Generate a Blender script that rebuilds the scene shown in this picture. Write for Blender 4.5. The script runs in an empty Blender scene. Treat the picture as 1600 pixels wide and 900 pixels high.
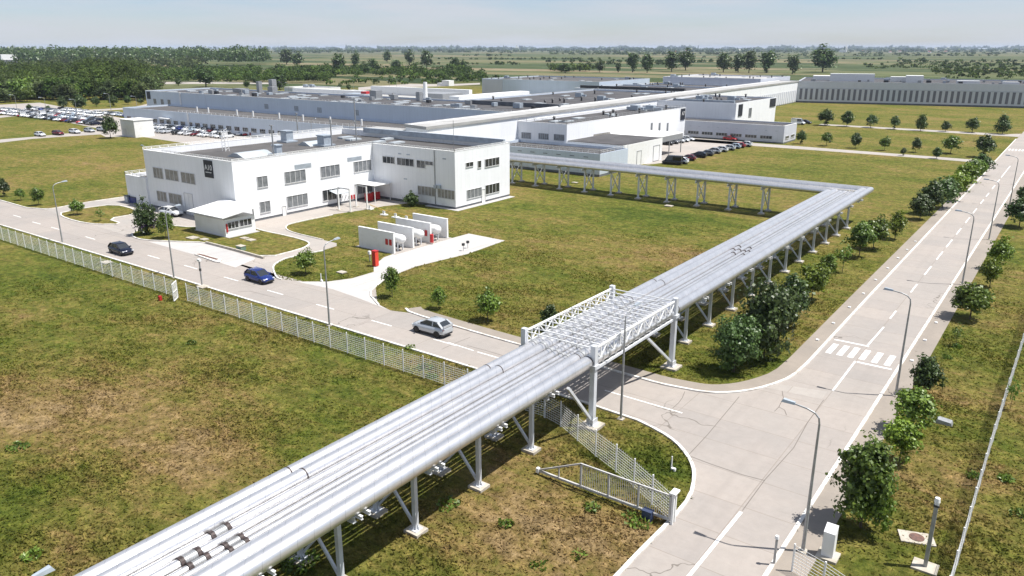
import bpy, math, random
import numpy as np
from mathutils import Vector, Matrix
rnd = random.Random(7)
S = bpy.context.scene
C = S.collection
# ---------------------------------------------------------------- camera, sky, sun, exposure
H = 28.0
FPX, PITCH, YAW = 1203.25, math.radians(17.354), math.radians(36.2531)
cd = bpy.data.cameras.new('drone_camera'); cam = bpy.data.objects.new('drone_camera', cd); C.objects.link(cam)
cam.location = (0, 0, H); cam.rotation_euler = (math.pi/2 - PITCH, 0, YAW)
cd.sensor_width = 36; cd.lens = FPX/1600*36; cd.clip_start = 0.5; cd.clip_end = 60000
S.camera = cam
SUN_EL, SUN_AZ = math.radians(65.0), math.radians(62.0)      # azimuth clockwise from +Y
w = bpy.data.worlds.new('World'); S.world = w; w.use_nodes = True
wt = w.node_tree; bg = wt.nodes['Background']
sky = wt.nodes.new('ShaderNodeTexSky'); sky.sky_type = 'NISHITA'; sky.sun_disc = False
sky.sun_elevation = SUN_EL; sky.sun_rotation = SUN_AZ; sky.altitude = 100; sky.air_density = 1.0; sky.dust_density = .35; sky.ozone_density = 2.5
tc = wt.nodes.new('ShaderNodeTexCoord'); mp = wt.nodes.new('ShaderNodeMapping'); mp.inputs['Scale'].default_value = (2.2, 2.2, 22)
cn = wt.nodes.new('ShaderNodeTexNoise'); cn.inputs['Scale'].default_value = 2.2; cn.inputs['Detail'].default_value = 7; cn.inputs['Roughness'].default_value = .55
cr = wt.nodes.new('ShaderNodeMapRange'); cr.inputs[1].default_value = .34; cr.inputs[2].default_value = .64; cr.inputs[4].default_value = .85
mx = wt.nodes.new('ShaderNodeMix'); mx.data_type = 'RGBA'; mx.inputs[7].default_value = (4.8, 5.05, 5.5, 1)
wt.links.new(tc.outputs['Generated'], mp.inputs[0]); wt.links.new(mp.outputs[0], cn.inputs['Vector']); wt.links.new(cn.outputs[0], cr.inputs[0])
sz = wt.nodes.new('ShaderNodeSeparateXYZ'); wt.links.new(tc.outputs['Generated'], sz.inputs[0])
tg = wt.nodes.new('ShaderNodeValToRGB'); wt.links.new(sz.outputs[2], tg.inputs[0]); te = tg.color_ramp.elements
te[0].position = 0; te[0].color = (.74, .79, 1, 1); te[1].position = .5; te[1].color = (1, 1, 1, 1)
q_ = te.new(.08); q_.color = (.73, .76, .93, 1)
tm = wt.nodes.new('ShaderNodeMix'); tm.data_type = 'RGBA'; tm.blend_type = 'MULTIPLY'; tm.inputs[0].default_value = 1
wt.links.new(sky.outputs[0], tm.inputs[6]); wt.links.new(tg.outputs[0], tm.inputs[7])
wt.links.new(cr.outputs[0], mx.inputs[0]); wt.links.new(tm.outputs[2], mx.inputs[6]); wt.links.new(mx.outputs[2], bg.inputs[0])
bg.inputs[1].default_value = 0.08
sd = bpy.data.lights.new('sun', 'SUN'); sd.energy = 4.6; sd.angle = math.radians(.53); sd.color = (1, .965, .91)
so = bpy.data.objects.new('sun', sd); C.objects.link(so)
sdir = Vector((math.sin(SUN_AZ)*math.cos(SUN_EL), math.cos(SUN_AZ)*math.cos(SUN_EL), math.sin(SUN_EL)))
so.rotation_euler = (-sdir).to_track_quat('-Z', 'Y').to_euler(); so.location = (0, 0, 90)
S.view_settings.view_transform = 'Standard'; S.view_settings.look = 'None'; S.view_settings.gamma = 1; S.view_settings.exposure = 0.75
S.view_settings.use_curve_mapping = False
S.cycles.volume_bounces = 0; S.cycles.max_bounces = 6; S.cycles.transparent_max_bounces = 8
S.cycles.use_denoising = True

# ---------------------------------------------------------------- measuring helpers (photo pixel -> metres on a plane)
def ray(px, py):
    u = (px-800)/FPX; v = (450-py)/FPX; c, s = math.cos(PITCH), math.sin(PITCH)
    F = c+v*s; Z = -s+v*c
    return (-F*math.sin(YAW)+u*math.cos(YAW), F*math.cos(YAW)+u*math.sin(YAW), Z)
def G(px, py, z=0):
    r = ray(px, py); t = (z-H)/r[2]; return (r[0]*t, r[1]*t)
def RX(px, py, X):                       # hit on the wall plane x = X -> (y, z)
    r = ray(px, py); t = X/r[0]; return (r[1]*t, H+r[2]*t)
def RY(px, py, Y):                       # hit on the wall plane y = Y -> (x, z)
    r = ray(px, py); t = Y/r[1]; return (r[0]*t, H+r[2]*t)
def PJ(x, y, z):
    F = -x*math.sin(YAW)+y*math.cos(YAW); U = x*math.cos(YAW)+y*math.sin(YAW); Z = z-H
    c, s = math.cos(PITCH), math.sin(PITCH); d = F*c-Z*s; v = F*s+Z*c
    return (800+FPX*U/d, 450-FPX*v/d)
def HG(bx, by, ty):                      # height of something standing at pixel (bx,by) whose top is at row ty
    x, y = G(bx, by); lo, hi = 0, 60
    for _ in range(40):
        m = (lo+hi)/2
        if PJ(x, y, m)[1] > ty: lo = m
        else: hi = m
    return lo
def GL(pts, z=0): return [G(a, b, z) for a, b in pts]

# ---------------------------------------------------------------- materials
def mat(name, rgb, rough=.7, metal=0, var=None, bump=None, spec=None):
    """var = (scale, second colour, detail, contrast lo, hi); bump = (scale, strength, distance)"""
    m = bpy.data.materials.new(name); m.use_nodes = True; nt = m.node_tree; b = nt.nodes['Principled BSDF']
    b.inputs['Base Color'].default_value = (*rgb, 1); b.inputs['Roughness'].default_value = rough; b.inputs['Metallic'].default_value = metal
    if spec is not None: b.inputs['Specular IOR Level'].default_value = spec
    geo = nt.nodes.new('ShaderNodeNewGeometry')
    if var:
        n = noise(nt, geo, var[0], var[2]); f = mrange(nt, n, var[3], var[4])
        mixc(nt, f, rgb, var[1], b.inputs['Base Color'])
    if bump:
        n = noise(nt, geo, bump[0], 4); bu = nt.nodes.new('ShaderNodeBump'); bu.inputs['Strength'].default_value = bump[1]; bu.inputs['Distance'].default_value = bump[2]
        nt.links.new(n, bu.inputs['Height']); nt.links.new(bu.outputs[0], b.inputs['Normal'])
    return m
def noise(nt, geo, scale, detail=4, rough=.55, sc=(1, 1, 1), dist=0):
    mpn = nt.nodes.new('ShaderNodeMapping'); mpn.inputs['Scale'].default_value = sc
    nt.links.new(geo.outputs['Position'], mpn.inputs[0])
    n = nt.nodes.new('ShaderNodeTexNoise'); n.inputs['Scale'].default_value = scale; n.inputs['Detail'].default_value = detail; n.inputs['Roughness'].default_value = rough
    n.inputs['Distortion'].default_value = dist
    nt.links.new(mpn.outputs[0], n.inputs['Vector']); return n.outputs[0]
def mrange(nt, src, lo, hi, a=0, b=1):
    r = nt.nodes.new('ShaderNodeMapRange'); r.inputs[1].default_value = lo; r.inputs[2].default_value = hi; r.inputs[3].default_value = a; r.inputs[4].default_value = b
    nt.links.new(src, r.inputs[0]); return r.outputs[0]
def mixc(nt, f, a, b, out=None, mode='MIX'):
    m = nt.nodes.new('ShaderNodeMix'); m.data_type = 'RGBA'; m.blend_type = mode
    for k, v in ((0, f), (6, a), (7, b)):
        if isinstance(v, (tuple, list)): m.inputs[k].default_value = (*v[:3], 1)
        elif isinstance(v, (int, float)): m.inputs[k].default_value = v
        else: nt.links.new(v, m.inputs[k])
    if out is not None: nt.links.new(m.outputs[2], out)
    return m.outputs[2]
def mth(nt, op, a, b=0):
    m = nt.nodes.new('ShaderNodeMath'); m.operation = op
    for k, v in ((0, a), (1, b)):
        if isinstance(v, (int, float)): m.inputs[k].default_value = v
        else: nt.links.new(v, m.inputs[k])
    return m.outputs[0]

def grass_mat(name, far=False):
    m = bpy.data.materials.new(name); m.use_nodes = True; nt = m.node_tree; b = nt.nodes['Principled BSDF']; geo = nt.nodes.new('ShaderNodeNewGeometry')
    b.inputs['Roughness'].default_value = .95; b.inputs['Specular IOR Level'].default_value = .1
    big = noise(nt, geo, .045, 5, .6, (1, 1.5, 1)); mid = noise(nt, geo, .3, 8, .74, (1, 1.9, 1), .6); fine = noise(nt, geo, 1.6, 6, .75); vf = noise(nt, geo, 9, 4, .8)
    mixn = mth(nt, 'ADD', mth(nt, 'MULTIPLY', big, .38), mth(nt, 'ADD', mth(nt, 'MULTIPLY', mid, .42), mth(nt, 'MULTIPLY', fine, .20)))
    wob = nt.nodes.new('ShaderNodeTexNoise'); wob.inputs['Scale'].default_value = .12; wob.inputs['Detail'].default_value = 4; nt.links.new(geo.outputs['Position'], wob.inputs['Vector'])
    wp = nt.nodes.new('ShaderNodeVectorMath'); wp.operation = 'MULTIPLY_ADD'; wp.inputs[1].default_value = (9, 9, 0); nt.links.new(wob.outputs['Color'], wp.inputs[0]); nt.links.new(geo.outputs['Position'], wp.inputs[2])
    for px, py, rad, amt in ((900, 850, 9, .09), (1000, 880, 6, .05), (760, 800, 6, .05), (20, 650, 11, .11), (330, 690, 7, .08), (150, 860, 6, .05), (260, 600, 7, .05), (330, 500, 6, .05), (120, 430, 18, -.08), (560, 530, 8, -.06), (40, 830, 5, -.05), (500, 640, 6, -.03), (1010, 740, 5, -.09), (1000, 335, 22, -.07), (850, 420, 8, -.04), (1050, 400, 12, .05), (1120, 565, 4, -.05), (1440, 740, 7, .05), (1490, 610, 6, .04), (1300, 500, 9, .02), (1380, 280, 25, -.04), (1200, 300, 20, .03), (620, 360, 5, -.03), (560, 345, 6, .06), (1200, 560, 4, -.05), (100, 250, 22, .03)):
        cx, cy = G(px, py); ds = nt.nodes.new('ShaderNodeVectorMath'); ds.operation = 'DISTANCE'; nt.links.new(wp.outputs[0], ds.inputs[0]); ds.inputs[1].default_value = (cx+4.5, cy+4.5, 0)
        mr = nt.nodes.new('ShaderNodeMapRange'); mr.interpolation_type = 'SMOOTHSTEP'; mr.inputs[1].default_value = 0; mr.inputs[2].default_value = rad*1.3; mr.inputs[3].default_value = amt; mr.inputs[4].default_value = 0; nt.links.new(ds.outputs['Value'], mr.inputs[0])
        mixn = mth(nt, 'ADD', mixn, mr.outputs[0])
    ramp = nt.nodes.new('ShaderNodeValToRGB'); nt.links.new(mixn, ramp.inputs[0]); e = ramp.color_ramp.elements
    cols = [(.36, (.042, .064, .009)), (.43, (.076, .092, .014)), (.49, (.112, .110, .023)), (.54, (.148, .124, .034)), (.60, (.182, .128, .050)), (.67, (.24, .17, .086))]
    e[0].position = cols[0][0]; e[0].color = (*cols[0][1], 1); e[1].position = cols[-1][0]; e[1].color = (*cols[-1][1], 1)
    for p_, c_ in cols[1:-1]:
        q = e.new(p_); q.color = (*c_, 1)
    v2 = mrange(nt, fine, .3, .7, .55, 1.45); v3 = mrange(nt, vf, .25, .75, .6, 1.4)
    f = mth(nt, 'MULTIPLY', mth(nt, 'MULTIPLY', v2, v3), mrange(nt, noise(nt, geo, .75, 7, .75, (1, .7, 1), .4), .34, .66, .66, 1.34))
    col = nt.nodes.new('ShaderNodeVectorMath'); col.operation = 'SCALE'; nt.links.new(ramp.outputs[0], col.inputs[0]); nt.links.new(f, col.inputs[3])
    if not far:
        nt.links.new(col.outputs[0], b.inputs['Base Color'])
        bu = nt.nodes.new('ShaderNodeBump'); bu.inputs['Strength'].default_value = .9; bu.inputs['Distance'].default_value = .25
        nt.links.new(mth(nt, 'ADD', fine, mth(nt, 'MULTIPLY', vf, .4)), bu.inputs['Height']); nt.links.new(bu.outputs[0], b.inputs['Normal'])
        return m
    # far country: long strips of field, told by distance from the works (a real change of ground cover)
    sep = nt.nodes.new('ShaderNodeSeparateXYZ'); nt.links.new(geo.outputs['Position'], sep.inputs[0])
    mpn = nt.nodes.new('ShaderNodeMapping'); mpn.inputs['Rotation'].default_value = (0, 0, math.radians(-28)); mpn.inputs['Scale'].default_value = (.0022, .0125, 1)
    nt.links.new(geo.outputs['Position'], mpn.inputs[0])
    vo = nt.nodes.new('ShaderNodeTexVoronoi'); vo.inputs['Scale'].default_value = 1; vo.inputs['Randomness'].default_value = .75; vo.distance = 'CHEBYCHEV'
    nt.links.new(mpn.outputs[0], vo.inputs['Vector'])
    rf = nt.nodes.new('ShaderNodeValToRGB'); rf.color_ramp.interpolation = 'CONSTANT'; sepc = nt.nodes.new('ShaderNodeSeparateColor'); nt.links.new(vo.outputs['Color'], sepc.inputs[0])
    nt.links.new(sepc.outputs[0], rf.inputs[0]); e = rf.color_ramp.elements
    fc = [(0, (.050, .070, .028)), (.2, (.085, .098, .042)), (.38, (.062, .078, .032)), (.5, (.14, .128, .068)), (.64, (.032, .050, .02)), (.74, (.19, .155, .095)), (.86, (.10, .108, .05))]
    e[0].position = 0; e[0].color = (*fc[0][1], 1); e[1].position = fc[-1][0]; e[1].color = (*fc[-1][1], 1)
    for p_, c_ in fc[1:-1]:
        q = e.new(p_); q.color = (*c_, 1)
    ln = nt.nodes.new('ShaderNodeVectorMath'); ln.operation = 'LENGTH'; nt.links.new(geo.outputs['Position'], ln.inputs[0])
    fsc = mrange(nt, noise(nt, geo, .02, 6, .7), .3, .7, .7, 1.3)
    fcol = nt.nodes.new('ShaderNodeVectorMath'); fcol.operation = 'SCALE'; nt.links.new(rf.outputs[0], fcol.inputs[0]); nt.links.new(fsc, fcol.inputs[3])
    dn = mth(nt, 'ADD', ln.outputs['Value'], mth(nt, 'MULTIPLY', mrange(nt, noise(nt, geo, .004, 2), 0, 1, -260, 260), 1))
    mixc(nt, mrange(nt, dn, 560, 640), col.outputs[0], fcol.outputs[0], b.inputs['Base Color'])
    bu = nt.nodes.new('ShaderNodeBump'); bu.inputs['Strength'].default_value = .9; bu.inputs['Distance'].default_value = .25
    nt.links.new(mth(nt, 'ADD', fine, mth(nt, 'MULTIPLY', vf, .4)), bu.inputs['Height']); nt.links.new(bu.outputs[0], b.inputs['Normal'])
    return m

def tuft_mat():
    m = grass_mat('grass_blades'); nt = m.node_tree; b = nt.nodes['Principled BSDF']; src = b.inputs['Base Color'].links[0].from_socket; geo = nt.nodes.new('ShaderNodeNewGeometry')
    sc = nt.nodes.new('ShaderNodeVectorMath'); sc.operation = 'SCALE'; nt.links.new(src, sc.inputs[0]); nt.links.new(mrange(nt, geo.outputs['Random Per Island'], 0, 1, .85, 1.75), sc.inputs[3]); nt.links.new(sc.outputs[0], b.inputs['Base Color'])
    tr = nt.nodes.new('ShaderNodeBsdfTranslucent'); nt.links.new(sc.outputs[0], tr.inputs[0]); ms = nt.nodes.new('ShaderNodeMixShader'); ms.inputs[0].default_value = .45
    nt.links.new(b.outputs[0], ms.inputs[1]); nt.links.new(tr.outputs[0], ms.inputs[2]); nt.links.new(ms.outputs[0], nt.nodes['Material Output'].inputs[0]); b.inputs['Normal'].links and nt.links.remove(b.inputs['Normal'].links[0]); return m
def concrete(name, c1, c2, joint=True, cell=(9, 3.6), crack=True):
    m = bpy.data.materials.new(name); m.use_nodes = True; nt = m.node_tree; b = nt.nodes['Principled BSDF']; geo = nt.nodes.new('ShaderNodeNewGeometry')
    b.inputs['Roughness'].default_value = .85
    col = mixc(nt, mrange(nt, noise(nt, geo, .12, 6, .65), .38, .62), c1, c2)
    col = mixc(nt, mrange(nt, noise(nt, geo, 1.3, 7, .7), .3, .75, .0, .38), col, tuple(v*.62 for v in c1))
    col = mixc(nt, mrange(nt, noise(nt, geo, .5, 5, .7, (1, 6, 1)), .55, .8, 0, .25), col, tuple(v*.55 for v in c1))
    col = mixc(nt, mrange(nt, noise(nt, geo, .9, 5, .6, (1, .06, 1)), .5, .8, 0, .3), col, tuple(v*.6 for v in c1))
    if joint:
        br = nt.nodes.new('ShaderNodeTexBrick'); br.offset = 0; br.inputs['Scale'].default_value = 1; br.inputs['Mortar Size'].default_value = .035; br.inputs['Brick Width'].default_value = cell[0]; br.inputs['Row Height'].default_value = cell[1]
        br.inputs['Color1'].default_value = (1, 1, 1, 1); br.inputs['Color2'].default_value = (.90, .91, .925, 1); br.inputs['Mortar'].default_value = (.76, .73, .70, 1); br.inputs['Mortar Smooth'].default_value = .3
        br.inputs['Bias'].default_value = -.2
        mpn = nt.nodes.new('ShaderNodeMapping'); mpn.inputs['Location'].default_value = (-13.5, -50.4, 0); nt.links.new(geo.outputs['Position'], mpn.inputs[0]); nt.links.new(mpn.outputs[0], br.inputs['Vector'])
        col = mixc(nt, 1.0, col, br.outputs[0], mode='MULTIPLY')
    if crack:
        mpn = nt.nodes.new('ShaderNodeMapping'); nt.links.new(geo.outputs['Position'], mpn.inputs[0])
        dn = nt.nodes.new('ShaderNodeTexNoise'); dn.inputs['Scale'].default_value = .6; nt.links.new(geo.outputs['Position'], dn.inputs['Vector'])
        ad = nt.nodes.new('ShaderNodeVectorMath'); ad.operation = 'MULTIPLY_ADD'; ad.inputs[1].default_value = (2.5, 2.5, 0); nt.links.new(dn.outputs['Color'], ad.inputs[0]); nt.links.new(geo.outputs['Position'], ad.inputs[2])
        vo = nt.nodes.new('ShaderNodeTexVoronoi'); vo.feature = 'DISTANCE_TO_EDGE'; vo.inputs['Scale'].default_value = .11; nt.links.new(ad.outputs[0], vo.inputs['Vector'])
        line = mrange(nt, vo.outputs['Distance'], .0025, .006, 1, 0); msk = mrange(nt, noise(nt, geo, .07, 2), .58, .63)
        col = mixc(nt, mth(nt, 'MULTIPLY', mth(nt, 'MULTIPLY', line, msk), .75), col, (.10, .085, .07))
    nt.links.new(col, b.inputs['Base Color'])
    bu = nt.nodes.new('ShaderNodeBump'); bu.inputs['Strength'].default_value = .25; bu.inputs['Distance'].default_value = .02
    nt.links.new(noise(nt, geo, 14, 5), bu.inputs['Height']); nt.links.new(bu.outputs[0], b.inputs['Normal'])
    return m

def cladding(name, rgb, rough=.45, axis=0, pitch=1.0, metal=0.0, dark=.86):
    """sheet metal wall: shallow vertical joints every `pitch` metres, both directions, slight dirt"""
    m = bpy.data.materials.new(name); m.use_nodes = True; nt = m.node_tree; b = nt.nodes['Principled BSDF']; geo = nt.nodes.new('ShaderNodeNewGeometry')
    b.inputs['Roughness'].default_value = rough; b.inputs['Metallic'].default_value = metal
    sep = nt.nodes.new('ShaderNodeSeparateXYZ'); nt.links.new(geo.outputs['Position'], sep.inputs[0])
    s = mth(nt, 'ADD', sep.outputs[0], sep.outputs[1]); fr = mth(nt, 'FRACT', mth(nt, 'DIVIDE', s, pitch))
    line = mrange(nt, mth(nt, 'ABSOLUTE', mth(nt, 'SUBTRACT', fr, .5)), .0, .05, 1, 0)
    fz = mth(nt, 'FRACT', mth(nt, 'DIVIDE', sep.outputs[2], 2.9)); lz = mrange(nt, fz, .0, .02, .4, 0)
    col = mixc(nt, mrange(nt, noise(nt, geo, .35, 5, .6, (1, 1, .35)), .35, .7, 0, .7), rgb, tuple(v*.9 for v in rgb))
    st = mrange(nt, noise(nt, geo, 1.1, 5, .6, (1, 1, .07)), .56, .8, 0, .45); col = mixc(nt, st, col, tuple(v*.72 for v in rgb))
    gz = mth(nt, 'MULTIPLY', mrange(nt, sep.outputs[2], .3, 1.6, .5, 0), mrange(nt, noise(nt, geo, .9, 4, .7), .4, .7)); col = mixc(nt, gz, col, (.42, .38, .33))
    col = mixc(nt, mth(nt, 'MAXIMUM', line, lz), col, tuple(v*dark for v in rgb)); nt.links.new(col, b.inputs['Base Color'])
    return m

M = {}
M['grass'] = grass_mat('dry_grass'); M['country'] = grass_mat('grass_and_fields', True)
M['conc'] = concrete('road_concrete', (.335, .296, .265), (.30, .272, .248))
M['yard'] = concrete('yard_concrete', (.37, .33, .295), (.33, .305, .28), cell=(5, 5))
M['slab'] = concrete('new_concrete', (.48, .455, .43), (.43, .41, .395), cell=(7.5, 50), crack=False)
M['walk'] = concrete('verge_paving', (.285, .245, .205), (.235, .205, .175), joint=False, crack=False)
M['kerb'] = mat('kerb_paint', (.66, .64, .6), .8, var=(1.1, (.40, .36, .32), 6, .45, .72))
M['paint'] = mat('road_paint', (.72, .71, .69), .7, var=(2.5, (.50, .48, .45), 6, .5, .75))
M['steel'] = mat('painted_steel', (.60, .62, .65), .45, .15, var=(.8, (.45, .45, .46), 5, .5, .8))
M['galv'] = mat('galvanised_steel', (.36, .37, .38), .5, .5, var=(3, (.28, .28, .28), 4, .4, .7))
M['foot'] = mat('footing_concrete', (.44, .40, .34), .9, var=(2, (.3, .27, .22), 5, .4, .7), bump=(8, .4, .03))
M['white'] = cladding('white_cladding', (.80, .81, .83), .5, pitch=1.1)
M['whiteplain'] = mat('white_paint', (.74, .74, .73), .55, var=(.9, (.66, .65, .62), 6, .5, .8))
M['silver'] = cladding('silver_grey_cladding', (.56, .63, .73), .4, pitch=1.2, metal=.15)
M['corr'] = cladding('grey_ribbed_cladding', (.56, .58, .64), .45, pitch=.6)
M['roof'] = mat('dark_roof_membrane', (.045, .042, .044), .9, var=(.25, (.075, .072, .073), 6, .4, .62), bump=(3, .3, .05))
M['roofmid'] = mat('grey_roof_membrane', (.085, .08, .079), .9, var=(.2, (.06, .057, .055), 6, .4, .62))
M['rooflight'] = mat('pale_roof_membrane', (.36, .355, .345), .8, var=(.15, (.28, .275, .265), 6, .4, .65))
M['skylight'] = mat('skylight_polycarbonate', (.42, .45, .47), .35, var=(.3, (.34, .37, .39), 3, .4, .7))
M['unit'] = mat('air_handler_metal', (.40, .45, .50), .5, .3, var=(1, (.3, .33, .37), 4, .4, .7))
M['dark'] = mat('dark_metal', (.03, .03, .033), .5)
M['plinth'] = mat('dark_plinth', (.10, .11, .125), .8, var=(.7, (.16, .16, .17), 4, .4, .7))
M['glass'] = mat('window_glass', (.028, .032, .036), .08, 0, spec=.8)
M['blind'] = mat('window_blinds', (.30, .285, .255), .5, var=(1.6, (.2, .19, .17), 3, .35, .65))
M['greyglass'] = mat('grey_window_glass', (.21, .22, .235), .15, 0, var=(1.2, (.14, .15, .16), 3, .35, .65))
M['gate'] = mat('gate_grey_paint', (.48, .475, .46), .55, var=(2, (.38, .36, .34), 5, .4, .7))
M['frame'] = mat('window_frame', (.58, .58, .58), .5)
M['red'] = mat('red_paint', (.42, .018, .02), .45)
M['orange'] = mat('orange_red_paint', (.60, .045, .02), .5)
M['yellow'] = mat('yellow_paint', (.55, .36, .05), .5)
M['green'] = mat('green_box_paint', (.14, .22, .16), .6)
M['motor'] = mat('dark_blue_grey_box', (.035, .05, .10), .5)
M['blue'] = mat('blue_plastic', (.015, .03, .16), .5)
M['black'] = mat('sign_black', (.012, .014, .022), .6)
M['tyre'] = mat('tyre_rubber', (.012, .012, .012), .8)
M['rim'] = mat('alloy_rim', (.16, .16, .17), .35, .8)
M['rimdark'] = mat('black_rim', (.02, .02, .02), .4, .5)
M['lamp'] = mat('headlight_lens', (.65, .68, .7), .12, .1)
M['tail'] = mat('tail_light', (.10, .008, .008), .2)
M['bark'] = mat('tree_bark', (.055, .042, .03), .95, var=(6, (.09, .07, .05), 4, .4, .6))
M['brick'] = mat('red_roof_tile', (.28, .09, .05), .9, var=(.3, (.2, .07, .04), 4, .4, .6))
M['tar'] = mat('tar_joint', (.13, .11, .095), .9)
M['cover'] = mat('rusty_cover', (.16, .085, .065), .8, var=(5, (.1, .06, .05), 4, .4, .6))
def pipe_mat():
    m = bpy.data.materials.new('aluminium_pipe_jacket'); m.use_nodes = True; nt = m.node_tree; b = nt.nodes['Principled BSDF']; geo = nt.nodes.new('ShaderNodeNewGeometry')
    b.inputs['Metallic'].default_value = .8; b.inputs['Roughness'].default_value = .36
    sep = nt.nodes.new('ShaderNodeSeparateXYZ'); nt.links.new(geo.outputs['Position'], sep.inputs[0])
    s = mth(nt, 'ADD', sep.outputs[1], mth(nt, 'MULTIPLY', sep.outputs[0], 1.0)); fr = mth(nt, 'FRACT', s)
    line = mrange(nt, mth(nt, 'ABSOLUTE', mth(nt, 'SUBTRACT', fr, .5)), 0, .025, .5, 0)
    col = mixc(nt, mrange(nt, noise(nt, geo, .9, 5, .6), .35, .7), (.72, .71, .71), (.62, .615, .62))
    wn = nt.nodes.new('ShaderNodeTexWhiteNoise'); wn.noise_dimensions = '1D'; nt.links.new(mth(nt, 'FLOOR', s), wn.inputs['W'])
    col = mixc(nt, mth(nt, 'MULTIPLY', wn.outputs['Value'], .16), col, (.42, .43, .45))
    col = mixc(nt, line, col, (.2, .2, .21)); nt.links.new(col, b.inputs['Base Color']); return m
M['pipe'] = pipe_mat()
def leaf_mat(name, a, b_, c_, cells=False):
    m = bpy.data.materials.new(name); m.use_nodes = True; nt = m.node_tree; b = nt.nodes['Principled BSDF']; geo = nt.nodes.new('ShaderNodeNewGeometry')
    b.inputs['Roughness'].default_value = .45; b.inputs['Specular IOR Level'].default_value = .5
    r = nt.nodes.new('ShaderNodeValToRGB'); e = r.color_ramp.elements; e[0].color = (*a, 1); e[1].color = (*c_, 1); q = e.new(.5); q.color = (*b_, 1)
    nt.links.new(geo.outputs['Random Per Island'], r.inputs[0])
    oi = nt.nodes.new('ShaderNodeObjectInfo'); hs = nt.nodes.new('ShaderNodeHueSaturation')
    if cells: b.inputs['Specular IOR Level'].default_value = .1; b.inputs['Roughness'].default_value = .8
    if cells:                            # woodland: every ten metres or so another tree of another tone
        vo = nt.nodes.new('ShaderNodeTexVoronoi'); vo.inputs['Scale'].default_value = .085; vo.voronoi_dimensions = '2D'; nt.links.new(geo.outputs['Position'], vo.inputs['Vector'])
        sc = nt.nodes.new('ShaderNodeSeparateColor'); nt.links.new(vo.outputs['Color'], sc.inputs[0]); vv = mrange(nt, sc.outputs[0], 0, 1, .5, 1.55)
    else: vv = mrange(nt, noise(nt, geo, .11, 3, .6), .35, .65, .68, 1.4)
    nt.links.new(mth(nt, 'MULTIPLY', mrange(nt, oi.outputs['Random'], 0, 1, .82, 1.2), vv), hs.inputs['Value']); nt.links.new(mrange(nt, oi.outputs['Random'], 0, 1, .488, .512), hs.inputs['Hue'])
    nt.links.new(r.outputs[0], hs.inputs['Color']); nt.links.new(hs.outputs[0], b.inputs['Base Color'])
    tr = nt.nodes.new('ShaderNodeBsdfTranslucent'); nt.links.new(hs.outputs[0], tr.inputs[0]); ms = nt.nodes.new('ShaderNodeMixShader'); ms.inputs[0].default_value = .3
    nt.links.new(b.outputs[0], ms.inputs[1]); nt.links.new(tr.outputs[0], ms.inputs[2]); nt.links.new(ms.outputs[0], nt.nodes['Material Output'].inputs[0])
    return m
M['leaf_mid'] = leaf_mat('green_leaves', (.058, .105, .012), (.10, .165, .02), (.165, .235, .035))
M['leaf_dark'] = leaf_mat('dark_green_leaves', (.032, .060, .014), (.056, .096, .022), (.095, .145, .036))
M['leaf_yel'] = leaf_mat('yellow_green_leaves', (.08, .13, .012), (.14, .20, .018), (.20, .26, .03))
M['leaf_forest'] = leaf_mat('forest_leaves', (.035, .062, .014), (.058, .09, .02), (.09, .125, .03), True)
M['leaf_grey'] = leaf_mat('willow_leaves', (.06, .085, .035), (.085, .115, .045), (.12, .15, .06), True)
M['leaf_purple'] = leaf_mat('purple_flowers', (.06, .01, .12), (.09, .02, .18), (.12, .04, .22))
M['tuft'] = tuft_mat()

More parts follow.
